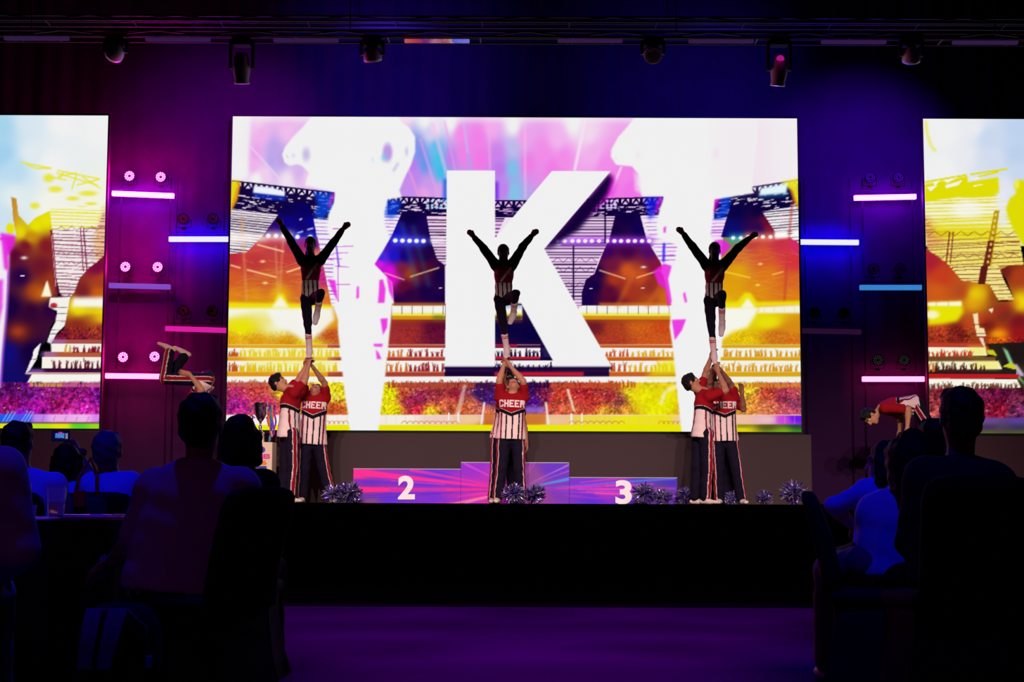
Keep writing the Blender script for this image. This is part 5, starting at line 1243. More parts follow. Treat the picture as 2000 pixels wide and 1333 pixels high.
def person(label, J, skin=(190, 128, 96), hair='short', hair_col=(18, 13, 14), top='cheer', legs='cheer_pants', hands=('grip', 'grip'), sc=1.0, vox=.0095,
           seed=0, sleeve=.62, word=None, top_col=None, leg_col=None, bw=1.0, palms=None, hand_dirs=None, shoes=(228, 205, 190), group=None, headless=False, waist=1.0, loose=1.0, hem=-.02, base=None, core=.065):
    """J: joints in metres. a = picture-left limb, b = picture-right limb; fwd = the way the chest faces"""
    g = {k: np.asarray(v, float) for k, v in J.items()}
    fwd = nrm(g['fwd']); pel = (g['hipa'] + g['hipb']) / 2; shm = (g['sha'] + g['shb']) / 2
    up = nrm(shm - pel); fwd = nrm(fwd - up * np.dot(fwd, up)); rgt = np.cross(fwd, up)
    zmin = min(v[2] for k, v in g.items() if k in ('ana', 'anb', 'kna', 'knb', 'hipa'))
    t = thing('person', label, 'person', base if base is not None else (pel[0], pel[1], zmin - .09), group)
    HR = frame_from(g['hfwd'], g['hup']); H = g['head']; hs = sc
    neck = shm + up * .03
    # body: one continuous surface
    b = Blob(.022)
    head_blob(b, H, HR, hs)
    b.rc(H - HR[2] * .055 * hs - HR[1] * .012, neck, .052 * sc, .058 * sc, k=.03)
    b.rc(neck, lerp(pel, shm, .6), .055, core, k=.04); b.rc(lerp(pel, shm, .6), pel, core, core)
    for q in 'ab':
        S, E, W = g['sh' + q], g['el' + q], g['wr' + q]
        b.rc(neck - up * .03, S, .05 * sc, .05 * sc, k=.03); b.rc(S, E, .047 * sc, .039 * sc, k=.02); b.rc(E, lerp(E, W, .3), .039 * sc, .041 * sc); b.rc(lerp(E, W, .3), W, .041 * sc, .026 * sc)
        i = 0 if q == 'a' else 1
        d = hand_dirs[i] if hand_dirs and hand_dirs[i] is not None else (W - E)
        n = palms[i] if palms and palms[i] is not None else fwd
        hand(b, W, d, n, hands[i], 1 if i == 0 else -1, sc * 1.02)
        b.rc(pel, g['hip' + q], .06, .055); b.rc(g['hip' + q], g['kn' + q], .055, .042); b.rc(g['kn' + q], g['an' + q], .040, .022)
        b.rc(g['an' + q], g['an' + q] + nrm(g['toe' + q] - g['an' + q]) * .02, .018, .016)
    blob_obj('body', b, M_skin, t, vox, skin_color(skin, H, HR, hs, hair_col))
    if hair: hair_obj(t, H, HR, hs, hair, hair_col, vox, seed)
    # top
    s = Blob(.03)
    L = np.linalg.norm(shm - pel)
    wst, rib = lerp(pel, shm, .38), lerp(pel, shm, .74)
    s.rc(pel + up * hem * L, wst, (.198 if top == 'cheer' else .176) * bw * waist, .160 * bw * waist, fwd, .76); s.rc(wst, rib, .155 * bw * waist, .166 * bw, fwd, .76)
    s.rc(rib, neck - up * .05, .15 * bw, .085 * bw, fwd, .75)
    for q in 'ab':
        S, E, W = g['sh' + q], g['el' + q], g['wr' + q]
        s.rc(neck - up * .02, S, .072 * bw ** .5, .058 * bw ** .5, k=.04)
        s.rc(lerp(rib, S, .45), S, .09 * bw, .060 * bw ** .5, k=.04)
        s.rc(S, lerp(S, E, min(sleeve, 1.0)), .064 * loose, (.062 if sleeve < 1 else .048) * loose, k=.03)
        if sleeve > 1: s.rc(E, lerp(E, W, sleeve - 1), .048 * loose, .036 * loose, k=.02)
    s.cut(pel + up * (hem * L - .035), -up)
    s.ell(neck + up * .062 + fwd * .035, np.array([rgt, fwd, up]), (.072, .075, .055), .01, sub=True)
    def fold(x, y, z): return .0035 * np.sin(x * 37 + z * 23 + seed) * np.sin(z * 29 - x * 11 + y * 19)
    def cheer_col(V):
        q = V - pel; tt = (q @ up) / L; u = q @ rgt; w = q @ fwd
        C = np.repeat(lin(WHITE_C)[None], len(V), 0)
        au = np.minimum(np.abs(u) / .17, 1)
        tb = .53 + .13 * au
        for u0, cc in ((-.105, BLK_C), (-.02, BLK_C), (.062, BLK_C), (-.15, DRED), (.13, DRED)):
            C[np.abs(u - u0) < .010] = lin(cc)
        arm = np.zeros(len(V), bool)
        C[tt > tb + .04] = lin((232, 210, 212)); C[tt > tb + .055] = lin(RED)
        C[np.abs(tt - tb) < .045] = lin(BLK_C)
        for k in 'ab':
            S, E = g['sh' + k], g['el' + k]; d = nrm(E - S)
            r = V - S; al = r @ d; dist = np.linalg.norm(r - al[:, None] * d, axis=1)
            C[(al > .0) & (dist < .085) & (tt > .45)] = lin(RED)
        return C
    def flyer_col(V):
        q = V - pel; tt = (q @ up) / L; u = q @ rgt
        C = np.repeat(lin((226, 196, 196))[None], len(V), 0)
        for u0 in (-.10, -.045, .015, .075, .12): C[np.abs(u - u0 - .03 * (tt - .3)) < .009] = lin(BLK_C)
        C[(tt > .47)] = lin((132, 12, 48))
        ln = np.abs((tt - .47) - (.05 - u) * 3.0 * 1) < .05
        C[ln & (tt > .5) & (np.abs(u) < .13)] = lin((215, 190, 200))
        C[tt < .03 + .14 * np.minimum(np.abs(u) / .14, 1) - .02] = lin(NAVY_C)
        for k in 'ab':
            S, E, W_ = g['sh' + k], g['el' + k], g['wr' + k]
            for A, B_ in ((lerp(neck, S, .55), S), (S, E), (E, W_)):
                d = nrm(B_ - A); r = V - A; al = r @ d; dist = np.linalg.norm(r - al[:, None] * d, axis=1)
                C[(al > -.03) & (al < np.linalg.norm(B_ - A) + .05) & (dist < .082) & (tt > .78)] = lin((16, 10, 34))
        return C
    cf = cheer_col if top == 'cheer' else flyer_col if top == 'flyer' else (lambda V: np.repeat(lin(top_col)[None], len(V), 0))
    tob = blob_obj('top' if top == 'flyer' else 'shirt', s, M_cloth, t, vox * (.78 if top != 'plain' else 1.1), cf, fold)
    tob['label'] = {'cheer': 'red and white shirt with black chevron', 'flyer': 'maroon top with striped white midriff'}.get(top, 'plain shirt')
    if word:
        c = pel + up * L * .725
        lettering(t, word, tob, c, -rgt, up, fwd, .098, .062, .008)
    if top == 'flyer':
        lettering(t, 'E  FE', tob, pel + up * L * .70, -rgt, up, fwd, .045, .03, .012, mat('dim_letter_print', (170, 120, 150), rough=.8))
    # legs
    p = Blob(.03)
    k = {'cheer_pants': (1.0, 1.0), 'leggings': (.82, .72), 'trousers': (1.05, 1.05)}[legs]
    p.rc(g['hipa'], g['hipb'], .098 * k[0] * bw ** .5, None, fwd, .9, k=.03); p.rc(pel, pel + up * .10, .13 * k[0] * bw, .135 * k[0] * bw, fwd, .7)
    for q in 'ab':
        hp, kn, an = g['hip' + q], g['kn' + q], g['an' + q]
        end = lerp(kn, an, .55) if legs == 'leggings' else lerp(kn, an, .96)
        p.rc(hp, kn, .098 * k[0], .078 * k[1] + .0, k=.02); p.rc(kn, end, .076 * k[1], (.056 if legs == 'leggings' else .072) * k[1], k=.02)
    if legs != 'leggings':
        pass
    outs = {}
    for q, sg in (('a', -1), ('b', 1)): outs[q] = sg
    side = {q: nrm(nrm(g['hip' + q] - pel) + fwd * .5) for q in 'ab'}
    def pant_col(V):
        C = np.repeat(lin(leg_col or NAVY_C)[None], len(V), 0)
        if legs == 'cheer_pants':
            best = np.full(len(V), 9.0); which = np.zeros(len(V), int); offs = np.zeros(len(V))
            i = 0
            for q in 'ab':
                for A, B_ in ((g['hip' + q] , g['kn' + q]), (g['kn' + q], g['an' + q])):
                    d = nrm(B_ - A); Ln = np.linalg.norm(B_ - A); r = V - A; al = r @ d
                    dist = np.linalg.norm(r - np.clip(al, 0, Ln)[:, None] * d, axis=1)
                    o_ = nrm(side[q] - d * np.dot(side[q], d)); f_ = np.cross(d, o_)
                    lat = r @ f_; outw = r @ o_
                    m = dist < best
                    best[m] = dist[m]; offs[m] = np.where(outw[m] > .012, np.abs(lat[m]), 9)
            C[offs < .036] = lin((230, 196, 198)); C[offs < .024] = lin((140, 14, 28))
        return C
    def fold2(x, y, z): return .005 * np.sin(z * 33 + x * 19 + seed) * np.sin(x * 41 + y * 37 - z * 13)
    lo = blob_obj('trousers' if legs != 'leggings' else 'leggings', p, M_cloth, t, vox * (1.0 if legs == 'cheer_pants' else 1.0 if legs == 'leggings' else 1.6), pant_col, fold2)
    for q in 'ab':
        kn, an, toe = g['kn' + q], g['an' + q], g['toe' + q]
        shin = nrm(an - kn); fd = nrm(toe - an); fd2 = nrm(fd - shin * np.dot(fd, shin) * .0)
        if legs == 'leggings':
            sk = Blob(.01); sk.rc(lerp(kn, an, .50), an + shin * .01, .047, .038); A = lerp(kn, an, .50); LL = np.linalg.norm(an - A)
            def sock_col(V, A=A, shin=shin, LL=LL):
                al = (V - A) @ shin / LL; C = np.repeat(lin((236, 196, 196))[None], len(V), 0)
                C[(np.abs(al - .14) < .035) | (np.abs(al - .27) < .035)] = lin((190, 50, 60)); return C
            blob_obj('sock', sk, M_cloth, t, vox * .8, sock_col)
        sh = Blob(.02)
        dn = shin - fd * np.dot(shin, fd); dn = nrm(dn) if np.linalg.norm(dn) > .2 else shin
        heel = an + dn * .045 - fd * .045; tip = an + dn * .052 + fd * .165 * sc
        sh.rc(heel, lerp(heel, tip, .55), .038, .040, dn, .85); sh.rc(lerp(heel, tip, .55), tip, .042, .034, dn, .72); sh.rc(an, an + dn * .03 + fd * .03, .042, .04)
        sh.cut(an + dn * .082, dn)
        blob_obj('shoe', sh, M_shoe, t, vox * (.85 if legs != 'trousers' else 1.4), shoes)
    return t

# --- stage people: joints traced at the depth they stand
def JP(Y, **kw):
    """name=(px, py[, depth offset]) -> joints"""
    out = {}
    for k, v in kw.items():
        if k in ('fwd', 'hfwd', 'hup'): out[k] = np.array(v, float)
        else: out[k] = P(v[0], v[1], Y + (v[2] if len(v) > 2 else 0))
    return out
GND = P(1000, 985.3, 21.4)[1]
def ground_feet(J, z=STAGE_Z, h=.086):
    for q in 'ab':
        J['an' + q][2] = z + h; J['toe' + q][2] = z + h
    return J
YS = 21.4
# flyers held overhead
fl_kw = dict(hair='bun', top='flyer', legs='leggings', hands=('fist', 'fist'), sc=.93, sleeve=1.86, bw=.80, waist=.86, skin=(176, 118, 98), hair_col=(26, 16, 18), shoes=(226, 200, 200), loose=1.1)
person('cheerleader held overhead at left with arms raised, standing before the fire column', JP(YS, fwd=(0, -1, 0), hfwd=(0.05, -1, .05), hup=(0, 0, 1), head=(606, 479), sha=(590, 509), shb=(625, 509), ela=(568, 471), elb=(649, 477), wra=(550, 440, -.05), wrb=(671, 446, -.05),
       hipa=(598, 584), hipb=(613, 584), kna=(601, 632, -.03), ana=(604, 678, .02), toea=(603, 692, -.12), knb=(626, 573, -.33), anb=(620, 608, -.12), toeb=(615, 634, -.2)), seed=1, hand_dirs=((-.55, -.1, .8), (.75, -.1, .6)), palms=((0, -1, -.2), (0, -1, -.2)), **fl_kw)
person('cheerleader held overhead in front of the letter K with fists raised', JP(YS, fwd=(0, -1, 0), hfwd=(-.05, -1, 0), hup=(-.03, 0, 1), head=(983, 494), sha=(969, 519), shb=(1000, 518), ela=(945, 486), elb=(1021, 482), wra=(925, 462, -.05), wrb=(1039, 460, -.05),
       hipa=(976, 585), hipb=(991, 585), kna=(982, 632, -.03), ana=(989, 678, .02), toea=(986, 694, -.12), knb=(1007, 574, -.33), anb=(1003, 610, -.12), toeb=(996, 627, -.22)), seed=2, hand_dirs=((-.6, -.1, .6), (.7, -.1, .6)), palms=((0, -1, -.2), (0, -1, -.2)), **fl_kw)
person('cheerleader held overhead at right before the orange stand with arms spread', JP(YS, fwd=(0.03, -1, 0), hfwd=(0, -1, .0), hup=(0.02, 0, 1), head=(1396, 490), sha=(1380, 518), shb=(1413, 518), ela=(1352, 481), elb=(1442, 484), wra=(1334, 456, -.05), wrb=(1466, 464, -.05),
       hipa=(1386, 587), hipb=(1401, 587), kna=(1389, 636, -.03), ana=(1394, 688, .02), toea=(1396, 706, -.12), knb=(1410, 576, -.33), anb=(1410, 630, -.2), toeb=(1407, 655, -.26)), seed=3, hand_dirs=((-.7, -.1, .6), (.8, -.1, .5)), palms=((0, -1, -.2), (0, -1, -.2)), **fl_kw)
# bases, left
person('dark-haired cheerleader in profile beside the trophy, reaching up to hold the left flyer', ground_feet(JP(YS, fwd=(.9, -.42, 0), hfwd=(.86, -.2, .42), hup=(-.42, 0, .9), head=(543, 748), sha=(574, 768, -.16), shb=(563, 764, .12), ela=(595, 745, -.10), elb=(583, 742, .1), wra=(602, 716, -.02), wrb=(597, 717, .08),
       hipa=(569, 848, -.09), hipb=(561, 848, .09), kna=(571, 912, -.12), ana=(566, 972, -.12), toea=(596, 972, -.25), knb=(557, 912, .08), anb=(550, 972, .10), toeb=(585, 974, .02))), seed=4, palms=((.5, .5, .2), (.5, -.6, .2)), hand_dirs=((.1, 0, 1), (.2, -.1, 1)))
person('cheerleader with head tipped back beside the left pom-poms, supporting the left flyer', ground_feet(JP(YS + .45, fwd=(0, -1, 0), hfwd=(.05, -.42, .9), hup=(0, .9, .42), head=(616, 766, .02), sha=(594, 775), shb=(636, 777), ela=(594, 748, -.08), elb=(634, 749, -.12), wra=(602, 718, -.28), wrb=(613, 720, -.3),
       hipa=(598, 862), hipb=(622, 862), kna=(594, 915, -.03), ana=(590, 970), toea=(586, 973, -.25), knb=(632, 915, -.03), anb=(646, 970), toeb=(652, 974, -.2))), seed=5, word='CHEER', skin=(186, 122, 92), palms=((.8, -.3, .1), (-.8, -.3, .1)), bw=1.05)
# bases, centre
person('cheerleader with head tipped back in the centre, arms up under the middle flyer', ground_feet(JP(YS, fwd=(-.06, -1, 0), hfwd=(0, -.5, .86), hup=(0, .86, .5), head=(1003, 755, .03), sha=(978, 776), shb=(1024, 776), ela=(975, 744, -.05), elb=(1022, 745, -.1), wra=(984, 714, -.03), wrb=(997, 716, -.06),
       hipa=(985, 852), hipb=(1011, 852), kna=(980, 912, -.03), ana=(972, 972), toea=(969, 973, -.25), knb=(1014, 912, -.03), anb=(1018, 972, .05), toeb=(1022, 973, -.18))), seed=6, word='CHEER', skin=(196, 130, 100), palms=((.8, -.3, .1), (-.8, -.3, .1)), bw=1.04)
person('cheerleader with sunglasses hidden behind the central base, one hand hanging', ground_feet(JP(YS + .65, fwd=(-.35, -1, 0), hfwd=(-.05, -1, .25), hup=(0, .2, 1), head=(993, 745), sha=(975, 775), shb=(1012, 778), ela=(982, 742, -.3), elb=(1023, 828, .0), wra=(988, 700, -.5), wrb=(1028, 864, -.08),
       hipa=(973, 852), hipb=(996, 852), kna=(969, 912), ana=(963, 972), toea=(959, 973, -.25), knb=(1000, 912), anb=(1004, 972), toeb=(1004, 973, -.2))), seed=7, skin=(186, 122, 92), hands=('grip', 'relaxed'), palms=((.6, -.5, 0), (-1, 0, 0)))
_t = [o for o in COL.objects if o.get('label', '').startswith('cheerleader with sunglasses')][0]
_H = P(993, 745, YS + .65); _R = frame_from((-.05, -1, .25), (0, .2, 1)); _T = lambda x, y, z: _H + _R[0] * x + _R[1] * y + _R[2] * z
_g = Blob(.006)
for _q in (-1, 1):
    _g.ell(_T(_q * .034, .104, .010), _R, (.029, .009, .020)); _g.rc(_T(_q * .062, .095, .016), _T(_q * .084, .0, .016), .005)
_g.rc(_T(-.012, .108, .014), _T(.012, .108, .014), .005)
blob_obj('sunglasses', _g, mat('sunglass_black', (8, 8, 12), rough=.15, spec=.6), _t, .005)
# bases, right
person('black-haired cheerleader in profile holding up the right flyer', ground_feet(JP(YS, fwd=(.92, -.4, 0), hfwd=(.9, -.1, .42), hup=(-.42, 0, .9), head=(1350, 748), sha=(1385, 775, -.16), shb=(1366, 766, .12), ela=(1418, 763, -.2), elb=(1377, 732, .14), wra=(1402, 726, -.05), wrb=(1389, 698, .06),
       hipa=(1379, 848, -.09), hipb=(1365, 848, .09), kna=(1381, 912, -.1), ana=(1378, 972, -.1), toea=(1402, 972, -.22), knb=(1362, 912, .08), anb=(1358, 972, .10), toeb=(1385, 974, .0))), seed=8, skin=(178, 118, 92), palms=((.3, .6, .2), (.6, -.6, .2)), hand_dirs=((-.2, 0, 1), (.3, -.1, 1)))
person('cheerleader behind raised arms beside the right pom-poms, facing the hall', ground_feet(JP(YS + .5, fwd=(0, -1, 0), hfwd=(-.1, -.5, .86), hup=(0, .86, .5), head=(1404, 758, .03), sha=(1391, 778), shb=(1435, 778), ela=(1384, 752, -.1), elb=(1428, 752, -.1), wra=(1390, 726, -.33), wrb=(1408, 724, -.35),
       hipa=(1402, 856), hipb=(1427, 856), kna=(1404, 915, -.03), ana=(1405, 972), toea=(1402, 974, -.25), knb=(1438, 915, -.03), anb=(1448, 972), toeb=(1458, 975, -.2))), seed=9, word='CHEER', skin=(160, 102, 78), palms=((.8, -.3, .1), (-.8, -.3, .1)))
person('cheerleader mostly hidden behind the right bases, one open hand raised', ground_feet(JP(YS + .95, fwd=(-.2, -1, 0), hfwd=(-.2, -.9, .4), hup=(0, .4, .9), head=(1412, 752), sha=(1394, 780), shb=(1432, 782), ela=(1393, 750, -.1), elb=(1452, 800, -.05), wra=(1397, 720, -.6), wrb=(1449, 770, -.15),
       hipa=(1402, 856), hipb=(1424, 856), kna=(1404, 915), ana=(1412, 972), toea=(1408, 974, -.25), knb=(1424, 915), anb=(1428, 972), toeb=(1430, 974, -.2))), seed=10, skin=(150, 94, 70), hands=('grip', 'relaxed'), palms=((.6, -.5, 0), (-.7, -.7, 0)), hand_dirs=(None, (-.05, -.1, 1)))
# tumblers
person('somersaulting cheerleader upside down in mid-air, hugging his legs', JP(22.0, fwd=(-.95, -.2, .1), hfwd=(-.9, -.2, -.2), hup=(.1, 0, -1), head=(378, 818), sha=(372, 786, -.14), shb=(388, 786, .14), ela=(394, 762, -.22), elb=(398, 764, .2), wra=(370, 731, -.2), wrb=(372, 732, .18),
       hipa=(402, 742, -.09), hipb=(404, 740, .09), kna=(322, 740, -.12), ana=(331, 687, -.1), toea=(304, 677, -.12), knb=(328, 738, .12), anb=(360, 696, .1), toeb=(334, 684, .1)), seed=11, hands=('relaxed', 'relaxed'), palms=((0, .9, .3), (0, -.9, .3)), hand_dirs=((-1, 0, .15), (-1, 0, .15)), shoes=(226, 190, 160), core=.112, hem=.24)
person('cheerleader bending forward beside the right LED wall, head lowered', ground_feet(JP(22.0, fwd=(-.35, -.2, -.95), hfwd=(-.1, -.35, -.9), hup=(-.95, 0, .25), head=(1699, 814), sha=(1728, 797, -.17), shb=(1728, 795, .17), ela=(1774, 800, -.22), elb=(1760, 815, .2), wra=(1772, 838, -.24), wrb=(1757, 845, .2),
       hipa=(1790, 793, -.09), hipb=(1790, 793, .09), kna=(1826, 850, -.1), ana=(1836, 972, -.1), toea=(1812, 974, -.14), knb=(1822, 850, .1), anb=(1828, 972, .1), toeb=(1806, 974, .08))), seed=12, hands=('relaxed', 'relaxed'), palms=((0, 1, 0), (0, -1, 0)), sleeve=.75, core=.1, hem=.08)
# ------------------------------------------------------------------ podium
def paint_podium():
    c = Canvas(680, 896, 1334, 992, 2)
    c.field([(700, 925, (225, 30, 150)), (760, 930, (140, 20, 190)), (720, 950, (110, 20, 190)), (850, 930, (90, 20, 215)), (880, 960, (160, 20, 190)), (720, 980, (120, 60, 140)), (760, 975, (90, 20, 215)), (850, 975, (110, 20, 215)),
             (930, 915, (140, 10, 210)), (960, 930, (170, 20, 190)), (940, 960, (200, 20, 170)), (970, 980, (190, 20, 160)), (1040, 930, (130, 60, 150)), (1080, 920, (90, 30, 200)), (1050, 970, (140, 50, 150)), (1100, 960, (110, 40, 190)),
             (1140, 950, (110, 20, 215)), (1180, 965, (150, 30, 200)), (1160, 980, (80, 15, 215)), (1220, 950, (150, 30, 200)), (1250, 940, (70, 50, 190)), (1290, 960, (90, 50, 150)), (1310, 940, (60, 30, 190)), (1230, 980, (90, 15, 190)), (1300, 980, (80, 30, 160))], 22, 14)
    cx, cy = 1010, 957
    R = random.Random(2)
    for x, y, w, col, al in ((690, 922, 8, (240, 10, 150), .95), (690, 957, 7, (240, 10, 140), .95), (860, 992, 5, (250, 120, 170), .95), (800, 918, 4, (240, 30, 170), .7), (905, 905, 2, (240, 90, 210), .8), (690, 940, 5, (80, 10, 215), .6), (690, 972, 5, (70, 10, 200), .6),
                             (1112, 936, 4, (70, 150, 240), .9), (1112, 908, 1.5, (220, 190, 250), .7), (1112, 920, 1.5, (190, 120, 250), .6), (1320, 935, 3, (80, 130, 240), .7), (1320, 955, 3, (210, 40, 210), .5), (1320, 970, 3, (200, 40, 210), .6), (880, 992, 3, (240, 150, 190), .7)):
        c.poly([(cx, cy), (x, y - w / 1.2), (x, y + w / 1.2)], col, al, .6)
    for _ in range(70):
        a = R.uniform(-math.pi, math.pi); r0 = R.uniform(30, 200); r1 = r0 + R.uniform(30, 130)
        c.line((cx + r0 * math.cos(a), cy + r0 * .45 * math.sin(a)), (cx + r1 * math.cos(a), cy + r1 * .45 * math.sin(a)), R.uniform(.8, 2.5), R.choice([(230, 30, 190), (90, 20, 230), (190, 30, 220), (240, 80, 180), (110, 40, 240)]), R.uniform(.3, .7), .4)
    return c
POD_Y = 22.15
pc = paint_podium()
M_print = mat('podium_print', vcol=True, rough=0.5, spec=0.2)
M_podside = mat('podium_side', (70, 40, 120), rough=0.5)
M_white = mat('white_vinyl', (244, 240, 244), rough=0.5, spec=0.2)
M_podtop = mat('podium_top', (170, 160, 190), rough=0.5)
for x0, x1, yt, num, nx_, lab in ((690, 900, 917, '2', 794, 'purple winners podium block printed with a white number 2'), (900, 1112, 904.5, None, 0, 'tallest purple podium block behind the central cheerleaders'), (1112, 1323, 934, '3', 1218, 'lowest purple podium block printed with a white number 3')):
    a, b = P(x0, yt, POD_Y), P(x1, yt, POD_Y); Zt = a[2]
    t = thing('podium_block', lab, 'podium', ((a[0] + b[0]) / 2, POD_Y + .35, STAGE_Z))
    MB().box(((a[0] + b[0]) / 2, POD_Y + .36, (STAGE_Z + Zt) / 2), ((b[0] - a[0]) / 2 - .002, .35, (Zt - STAGE_Z) / 2)).build('box', M_podside, t)
    gx = np.linspace(a[0] + .002, b[0] - .002, 120); gz = np.linspace(STAGE_Z, Zt, 40)
    GX, GZ = np.meshgrid(gx, gz); V = np.stack([GX.ravel(), np.full(GX.size, POD_Y + .005), GZ.ravel()], 1)
    px, py = proj(V); i = np.arange(119 * 39); r, q = i // 119, i % 119; k = r * 120 + q
    obj('front_panel', mesh_np('front_panel', V, np.stack([k, k + 1, k + 121, k + 120], 1), lin(np.clip(pc.sample(px, py) * 1.05, 0, 255))), M_print, t)
    MB().box(((a[0] + b[0]) / 2, POD_Y + .36, Zt + .006), ((b[0] - a[0]) / 2 - .002, .36, .006)).build('top_board', M_podtop, t)
    if num:
        me = text_mesh(num, .44, .017, .004); me.materials.append(M_white)
        vs = np.array([v.co[:] for v in me.vertices]); ctr = (vs.max(0) + vs.min(0)) / 2; sp = vs.max(0) - vs.min(0)
        c = P(nx_, 953 if num == '2' else 962, POD_Y); hh = (46 if num == '2' else 47) * POD_Y / F_PX; ww = (33 if num == '2' else 32) * POD_Y / F_PX
        for v in me.vertices: v.co = ((v.co.x - ctr[0]) * ww / sp[0], (v.co.y - ctr[1]) * hh / sp[1], v.co.z - ctr[2])
        o = obj('number', me, None, t); o.matrix_parent_inverse = Matrix.Identity(4)
        o.rotation_euler = (math.pi / 2, 0, 0); o.location = Vector(c) - t.location + Vector((0, -.004, 0))

# ------------------------------------------------------------------ pom-poms
M_tinsel = mat('silver_purple_tinsel', vcol=True, rough=0.22, metal=0.85)
def pom_mesh(seed):
    R = np.random.default_rng(seed); V, Fq, C = [], [], []
    for i in range(420):
        d = R.standard_normal(3); d /= np.linalg.norm(d); r = .155 * R.uniform(.72, 1.08)
        s = nrm(np.cross(d, R.standard_normal(3))) * .0055; w = nrm(np.cross(d, s)) * R.uniform(-.035, .035)
        col = lin([(240, 235, 250), (170, 130, 235), (60, 40, 90), (215, 205, 240), (120, 80, 215)][R.integers(5)])
        b = len(V)
        for f, off in ((.1, 0), (.6, .35), (.85, 1.0), (1.0, 2.2)):
            p = d * r * f + w * off; V += [p - s, p + s]; C += [col, col]
        for k in range(3): Fq.append((b + 2 * k, b + 2 * k + 1, b + 2 * k + 3, b + 2 * k + 2))
    V = np.array(V); V[:, 2] = np.maximum(V[:, 2] * .92, -.128)
    return mesh_np('pom_pom', V, np.array(Fq), np.array(C))
PM = [pom_mesh(s) for s in (1, 2, 3)]
for m_ in PM: m_.materials.append(M_tinsel)
for i, (x, Y, s, lab) in enumerate(((652, 21.75, .95, 'pom-pom lying against the foot of the left base cheerleader'), (683, 21.7, 1.1, 'pom-pom lying at the outer corner of podium block 2'), (1004, 21.05, 1.0, 'pom-pom before the shoes of the central cheerleader'), (1044, 21.1, .95, 'pom-pom before the tallest podium block, right of the central cheerleader'),
                                    (1258, 21.6, 1.05, 'pom-pom nearest the number 3 on the podium'), (1294, 21.6, .82, 'pom-pom before the end of podium block 3'), (1338, 22.0, .9, 'purple pom-pom beside the profile base cheerleader on the right'), (1429, 22.0, .72, 'small pom-pom between the legs of the right base cheerleaders'), (1493, 21.8, .74, 'small silver pom-pom beside the large purple one at right'), (1552, 21.6, 1.2, 'largest purple pom-pom at the right end of the central plinth'))):
    c = P(x, 975, Y); o = obj('pom_pom', PM[i % 3]); o.location = (c[0], Y, STAGE_Z + .128 * s); o.scale = (s * (1.2 if s < .8 else 1.1), s, s); o.rotation_euler = (0, 0, i * 1.3)
    tag(o, lab, 'pom-pom', 'tinsel pom-poms on the stage')

# ------------------------------------------------------------------ trophy on its plinth
PLY = 22.0
M_plinth = mat('cream_plinth', (226, 200, 172), rough=0.6)
pa, pb = P(477, 864, PLY), P(532, 864, PLY)
pl = thing('display_plinth', 'cream display plinth with games logo under the trophy', 'plinth', ((pa[0] + pb[0]) / 2, PLY + .2, STAGE_Z))
pw = pb[0] - pa[0]; cx_ = (pa[0] + pb[0]) / 2
rotm = Matrix.Rotation(math.radians(-9), 4, 'Z')
o = MB().box((0, .20, (pa[2] - STAGE_Z) / 2), (pw / 2, .20, (pa[2] - STAGE_Z) / 2), .004).build('box', M_plinth, pl, loc=(0, -.2, 0))
def plinth_text(s, px, py, hpx, col, name, bold=.02, wpx=None):
    me = text_mesh(s, .1, bold * .1, .002); me.materials.append(mat('print_' + name, col, rough=.6))
    vs = np.array([v.co[:] for v in me.vertices]); ctr = (vs.max(0) + vs.min(0)) / 2; sp = vs.max(0) - vs.min(0)
    h = hpx * PLY / F_PX; w = wpx * PLY / F_PX if wpx else sp[0] * h / sp[1]
    c = P(px, py, PLY)
    for v in me.vertices: v.co = ((v.co.x - ctr[0]) * w / sp[0], (v.co.y - ctr[1]) * h / sp[1], v.co.z)
    q = obj(name, me, None, pl, (c[0] - cx_, -.204, c[2] - STAGE_Z)); q.rotation_euler = (math.pi / 2, 0, 0)
plinth_text('GAMES', 506, 892, 9.5, (225, 20, 150), 'logo_line', .05, 43)
plinth_text('2026', 504, 904, 9.5, (235, 120, 40), 'logo_year', .05, 34)
lg = MB()
for dx, dz, r in ((-.05, 0, .042), (.0, .012, .046), (.05, 0, .042)):
    c = P(505, 879, PLY); lg.lathe((c[0] - cx_ + dx, -.203, c[2] - STAGE_Z + dz), (0, -1, 0), [(0, r), (.002, r), (.002, .001)], 18)
lg.build('logo_emblem', mat('logo_purple', (84, 40, 170), rough=.6), pl, loc=(0, 0, 0))
c = P(505, 913.5, PLY); MB().box((c[0] - cx_, -.203, c[2] - STAGE_Z), (.11, .002, .018)).build('logo_strip', mat('logo_navy', (50, 50, 130), rough=.6), pl, loc=(0, 0, 0))

M_silver = mat('polished_silver', linear=(0.55, 0.53, 0.58), rough=0.18, metal=1.0)
tb = P(508, 864, PLY + .2); tz = pa[2]
tr = thing('trophy_cup', 'silver trophy cup with coloured ribbons on the cream plinth', 'trophy', (tb[0], PLY + .2, tz))
MB().lathe((0, 0, 0), (0, 0, 1), [(0, .001), (0, .075), (.118, .062), (.118, .001)], 4).build('base_block', mat('cream_block', (232, 220, 200), rough=.5), tr, loc=(0, 0, 0)).rotation_euler = (0, 0, math.pi / 4)
MB().lathe((0, 0, .118), (0, 0, 1), [(0, .058), (.02, .056), (.04, .03), (.075, .018), (.10, .028), (.12, .016), (.145, .012), (.17, .02), (.20, .045), (.27, .080), (.36, .095), (.42, .092), (.425, .098), (.435, .098), (.435, .085), (.40, .08), (.25, .06), (.2, .001)], 28).build('cup', M_silver, tr, smooth=True, loc=(0, 0, 0))
